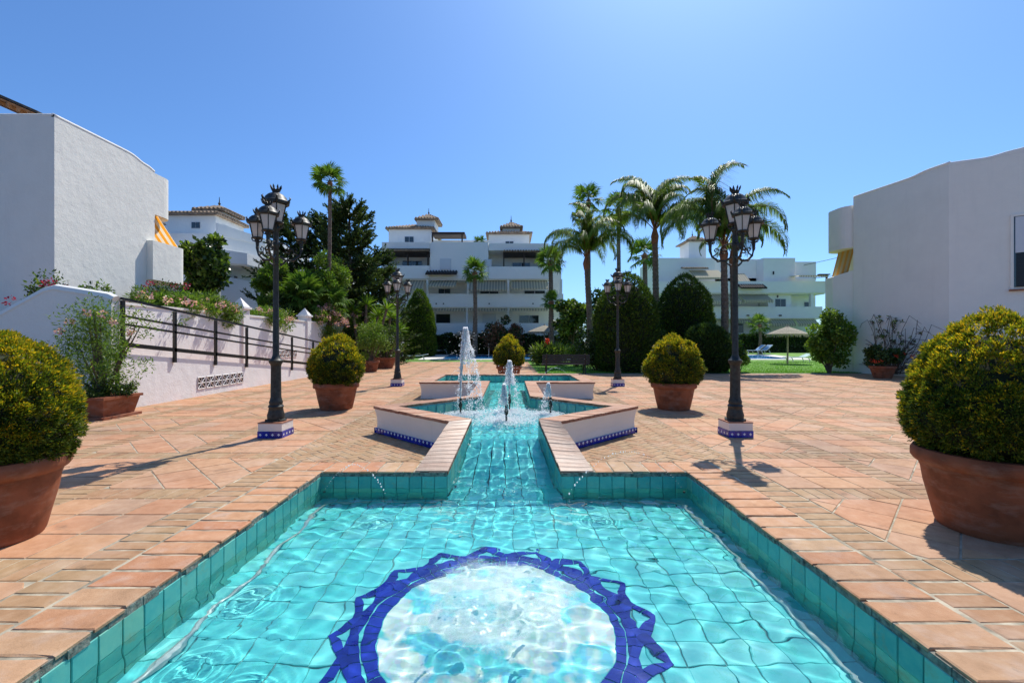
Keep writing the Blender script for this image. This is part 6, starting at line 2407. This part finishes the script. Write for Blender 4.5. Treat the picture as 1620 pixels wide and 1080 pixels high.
def tpar(pts, z0, z1s, th=0.2):
    for (a, b), (za, zb) in zip(zip(pts[:-1], pts[1:]), zip(z1s[:-1], z1s[1:])):
        d = Vector((b[0] - a[0], b[1] - a[1], 0)).normalized()
        n_ = Vector((-d.y, d.x, 0)) * th
        mb.prism([a, b, (b[0] + n_.x, b[1] + n_.y), (a[0] + n_.x, a[1] + n_.y)], z0, [za, zb, zb, za])
tpar([(xc + 1.22, 32.35), (xc + 2.64, 36), (xc + 2.64, 44)], F.z(380), [F.z(362), F.z(368), F.z(368) + 0.4])
mb.build('terrace_parapet', WM, lb)
mb = MB()
tpar([(xc + 0.3, 30.5), (xc + 3.4, 32.2), (xc + 3.9, 40)], F.z(425), [F.z(402), F.z(408), F.z(408)])
mb.prism([(xc - 3, 30.6), (xc + 0.3, 30.6), (xc + 3.35, 32.3), (xc + 3.8, 40), (xc - 3, 40)], F.z(427), F.z(424))
mb.build('lower_terrace', WM, lb)
mb = MB()
tpar([(xc - 0.6, 29.5), (xc + 2.6, 30.4), (xc + 2.9, 36)], 0.5, [F.z(440), F.z(446), F.z(446)])
mb.build('garden_wall', WM, lb)
MB().box(-30, xc + 1.6, 31.6, 40, 0, F.z(427)).build('ground_wall', WM, lb)
for (y0_, y1_, z0, z1) in ((35.2, 36.2, F.z(372), F.z(362)),):
    w = MB().box(xc, xc + 0.03, 34.9, 36.4, F.z(360), F.z(351)).build('window', M['glass'], lb)
w = MB().box(xc + 2.6, xc + 2.63, 38, 39, F.z(410), F.z(398)).build('window', M['glass'], lb)
aw = MB().add([(xc + 1.65, 32.0, F.z(421)), (xc + 1.65, 34.0, F.z(421)), (xc + 3.0, 34.0, F.z(428)), (xc + 3.0, 32.0, F.z(428))], [(0, 1, 2, 3)])
aw.build('awning', M['awning'], lb)
F.tile_strip(lb, 262, 290, 364, 368, -1.7, -2.6, 'darkroof')
MB().box(xc + 1.7, xc + 1.75, 33.5, 34.3, F.z(455), F.z(438)).build('window', M['glass'], lb)
mb = MB().box(-22, -16, 44, 52, 0, F.z(385))
mb.build('rear_wing', WM, lb)

# ------------------------------------------------------------------ pool garden
zp = lambda y: 0.03 * min(12, max(0, y - 33.7))
dk = MB().prism([(-7.2, 35.6), (24.2, 35.6), (24.2, 42.2), (-7.2, 42.2)], [0.0, 0.0, 0.2, 0.2], [0.085, 0.085, 0.29, 0.29])
o = dk.build('pool_terrace', M['deck'])
tag(o, kind='structure')
sp = empty('swimming_pool', (0, 0, 0))
tag(sp, 'blue swimming pool on the lawn beyond the paved court', 'pool')
m_ = MB().prism([(-5.4, 36.4), (22.6, 36.4), (22.6, 41.2), (-5.4, 41.2)], [0.06, 0.06, 0.2, 0.2], [0.12, 0.12, 0.268, 0.268])
m_.build('pool_water', simple('pool_blue', (0.04, 0.22, 0.50), 0.08, var=0.5, nscale=1.2), sp)
for x in (-0.9, -0.1):
    MB().tube([(x, 40.6, 0.2), (x, 40.6, 0.95), (x, 41.0, 1.15), (x, 41.4, 0.95), (x, 41.5, 0.25)], 0.03, 6).build('pool_ladder_rail', M['steel'], sp)
for x in (18.9, 19.6):
    MB().tube([(x, 40.6, 0.2), (x, 40.6, 0.95), (x, 41.0, 1.15), (x, 41.4, 0.95), (x, 41.5, 0.25)], 0.03, 6).build('pool_ladder_rail', M['steel'], sp)
for i in range(3):
    MB().box(-1.9 + i * 0.7, -1.86 + i * 0.7, 41.5, 41.54, 0.25, 1.35).build('fence_post', M['steel'], sp)


def lounger(label, x, y, rz, back=0.0, fab='greenfab'):
    e = empty('sun_lounger', (x, y, zp(y) + (0.05 if y > 35.6 and x < 24 else 0)), rz)
    tag(e, label, 'sun lounger', 'plastic sun loungers on the lawn')
    f = MB()
    for s in (-0.32, 0.32):
        f.tube([(-0.95, s, 0.34), (0.3, s, 0.34), (0.95, s, 0.34 + back)], 0.035, 6)
    f.tube([(-0.95, -0.32, 0.34), (-0.95, 0.32, 0.34)], 0.035, 6)
    f.tube([(0.95, -0.32, 0.34 + back), (0.95, 0.32, 0.34 + back)], 0.035, 6)
    f.build('frame', M['plastic'], e)
    s_ = MB().add([(-0.93, -0.3, 0.35), (-0.93, 0.3, 0.35), (0.3, 0.3, 0.35), (0.3, -0.3, 0.35), (0.93, 0.3, 0.35 + back), (0.93, -0.3, 0.35 + back)], [(3, 2, 1, 0), (5, 4, 2, 3)])
    s_.build('sling', M[fab], e)
    for lx in (-0.75, 0.55):
        for s in (-0.32, 0.32):
            MB().tube([(lx, s, 0.33), (lx + 0.1, s, 0.18), (lx + 0.12, s, 0.0)], [0.03, 0.035, 0.03], 6).build('leg', M['plastic'], e)
    return e


lounger('pale green sun lounger alone on the lawn before the cone cypress', at(657, 0, 35.2).x, 35.2, 0.15, 0.12)
lounger('flat sun lounger among the group left of the pool, nearest the cypress', -6.6, 42.8, 0.3, 0.25)
lounger('sun lounger in the middle of the group left of the pool', -5.2, 43.2, 0.2, 0.3)
lounger('sun lounger of the group nearest the tall water jet', -3.8, 42.9, 0.4, 0.3)
lounger('green sun lounger beside the bright shrub and thatched parasol', at(1268, 0, 33).x, 33.4, 0.1, 0.25)
lounger('blue sun lounger standing on edge by the right end of the pool', at(1204, 0, 41.5).x, 42.8, 0.0, 0.5, 'bluefab')
lounger('dark panelled sun lounger standing on edge beside the blue one', at(1218, 0, 41.5).x, 42.9, 0.2, 0.5, 'bluefab')


def parasol(label, x, y, h, r):
    e = empty('thatched_parasol', (x, y, zp(y)))
    tag(e, label, 'parasol', 'thatched parasols on the lawn')
    MB().tube([(0, 0, -0.1), (0, 0, h)], 0.055, 8).build('pole', M['thatch'], e)
    t = MB()
    t.lathe([(r * 0.98, h - r * 0.42), (r, h - r * 0.36), (r * 0.55, h - r * 0.16), (0.12, h + 0.02), (0.06, h + 0.12), (0.01, h + 0.13)], 22)
    for i in range(60):
        a = 2 * PI * i / 60 + rng.normal(0, 0.03)
        t.add([(r * 0.96 * math.cos(a - 0.05), r * 0.96 * math.sin(a - 0.05), h - r * 0.38), (r * 0.96 * math.cos(a + 0.05), r * 0.96 * math.sin(a + 0.05), h - r * 0.38), (r * 1.04 * math.cos(a), r * 1.04 * math.sin(a), h - r * 0.52 - rng.random() * 0.08)], [(0, 1, 2)])
    t.build('thatch', M['thatch'], e)


parasol('grey thatched parasol on the lawn before the right block', at(1246, 0, 30.5).x, 30.5, 2.45, 1.25)
parasol('distant thatched parasol near the apartment block corner', at(862, 0, 40).x, 40.5, 2.7, 1.5)
parasol('distant thatched parasol half hidden behind the tall jet', at(735, 0, 41).x, 42.0, 2.35, 1.2)

# bench
e = empty('park_bench', (2.62, 21.2, 0))
tag(e, 'black slatted park bench facing away on the edge of the lawn', 'bench')
for k in range(4):
    MB().box(-1.1, 1.1, -0.12 - 0.012 * k, -0.09 - 0.012 * k, 0.46 + k * 0.115, 0.555 + k * 0.115).build('back_slat', M['black'], e)
for k in range(4):
    MB().box(-1.1, 1.1, -0.06 + k * 0.115, 0.035 + k * 0.115, 0.415, 0.445).build('seat_slat', M['black'], e)
for s in (-0.9, 0.9):
    MB().tube([(s, -0.14, 0), (s, -0.09, 0.4), (s, -0.155, 0.93)], 0.03, 6).build('leg', M['black'], e)
    MB().tube([(s, 0.38, 0), (s, 0.36, 0.41), (s, -0.08, 0.41)], 0.03, 6).build('leg', M['black'], e)
    MB().tube([(s, -0.12, 0.64), (s, 0.3, 0.64), (s, 0.36, 0.42)], 0.022, 6).build('armrest', M['black'], e)


# ------------------------------------------------------------------ people
def person(label, x, y, rz, shirt, lower, h=1.68, arm=0.0, stride=0.12):
    e = empty('person', (x, y, zp(y)), rz)
    tag(e, label, 'person', 'people on the garden walk')
    s = h / 1.7

    def skin(name, V_, E_, Rr, m):
        me = bpy.data.meshes.new(name)
        me.from_pydata([tuple(c * s for c in v) for v in V_], E_, [])
        me.materials.append(m)
        o = link(name, me, e)
        md = o.modifiers.new('skin', 'SKIN')
        for i, r in enumerate(Rr):
            rx, ry = r if isinstance(r, tuple) else (r, r)
            me.skin_vertices[0].data[i].radius = (rx * s, ry * s)
        me.skin_vertices[0].data[0].use_root = True
        md.use_smooth_shade = True
        o.modifiers.new('sub', 'SUBSURF').levels = 2
        o.modifiers['sub'].render_levels = 2
        return o
    st = stride
    V_ = [(0, 0, 0.92), (0, 0, 1.15), (0, 0, 1.38), (0, 0, 1.48), (0, -0.01, 1.56), (0, -0.01, 1.66),
          (-0.18, 0, 1.38), (-0.24, 0.03, 1.12), (-0.22, -0.10 - arm, 0.92), (-0.22, -0.14 - arm, 0.83), (0.18, 0, 1.38), (0.24, 0.03, 1.12), (0.22, -0.10 - arm, 0.92), (0.22, -0.14 - arm, 0.83),
          (-0.10, 0, 0.86), (-0.10, -st * 0.5, 0.48), (-0.10, -st * 0.6, 0.09), (-0.10, -st * 0.6 - 0.15, 0.035), (0.10, 0, 0.86), (0.10, st * 0.5, 0.48), (0.10, st, 0.09), (0.10, st - 0.15, 0.035)]
    E_ = [(0, 1), (1, 2), (2, 3), (3, 4), (4, 5), (2, 6), (6, 7), (7, 8), (8, 9), (2, 10), (10, 11), (11, 12), (12, 13), (0, 14), (14, 15), (15, 16), (16, 17), (0, 18), (18, 19), (19, 20), (20, 21)]
    Rr = [(0.15, 0.11), (0.135, 0.10), (0.15, 0.10), 0.055, (0.078, 0.09), (0.07, 0.085), 0.06, 0.045, 0.036, 0.04, 0.06, 0.045, 0.036, 0.04, 0.085, 0.06, 0.045, 0.035, 0.085, 0.06, 0.045, 0.035]
    skin('body', V_, E_, Rr, M['skin'])
    skin('shirt', [(0, 0, 0.93), (0, 0, 1.15), (0, 0, 1.39), (-0.185, 0, 1.39), (-0.245, 0.03, 1.14), (0.185, 0, 1.39), (0.245, 0.03, 1.14)], [(0, 1), (1, 2), (2, 3), (3, 4), (2, 5), (5, 6)],
         [(0.17, 0.13), (0.155, 0.12), (0.165, 0.115), 0.075, 0.06, 0.075, 0.06], shirt)
    skin('trousers', [(0, 0, 0.93), (-0.10, 0, 0.84), (-0.10, -st * 0.5, 0.48), (-0.10, -st * 0.6, 0.12), (0.10, 0, 0.84), (0.10, st * 0.5, 0.48), (0.10, st, 0.12)], [(0, 1), (1, 2), (2, 3), (0, 4), (4, 5), (5, 6)],
         [(0.165, 0.125), 0.10, 0.078, 0.062, 0.10, 0.078, 0.062], lower)
    MB().lathe([(0.075 * s, 1.60 * s), (0.092 * s, 1.66 * s), (0.088 * s, 1.71 * s), (0.05 * s, 1.745 * s), (0.01, 1.75 * s)], 14, (0, 0.012, 0)).build('hair', M['hair'], e, smooth='all')


person('person in a pale lilac shirt and dark trousers beside the farther lamp post', at(634, 0, 33.3).x, 33.2, 0.3, M['lilac'], M['navy'], 1.72)
person('person in a dark spotted top beside the potted shrubs', at(621, 0, 33).x, 32.9, 2.6, M['navy'], M['lilac'], 1.62, 0.1)
for lab, x, y in (('white garden post among the oleanders', at(602, 0, 30).x, 30.0),):
    o = MB().box(x - 0.05, x + 0.05, y - 0.05, y + 0.05, 0, 2.5).tube([(x, y, 2.45), (x - 0.35, y - 0.1, 3.0)], 0.05, 6).build('garden_post', M['plastic'])
    tag(o, lab, 'post')
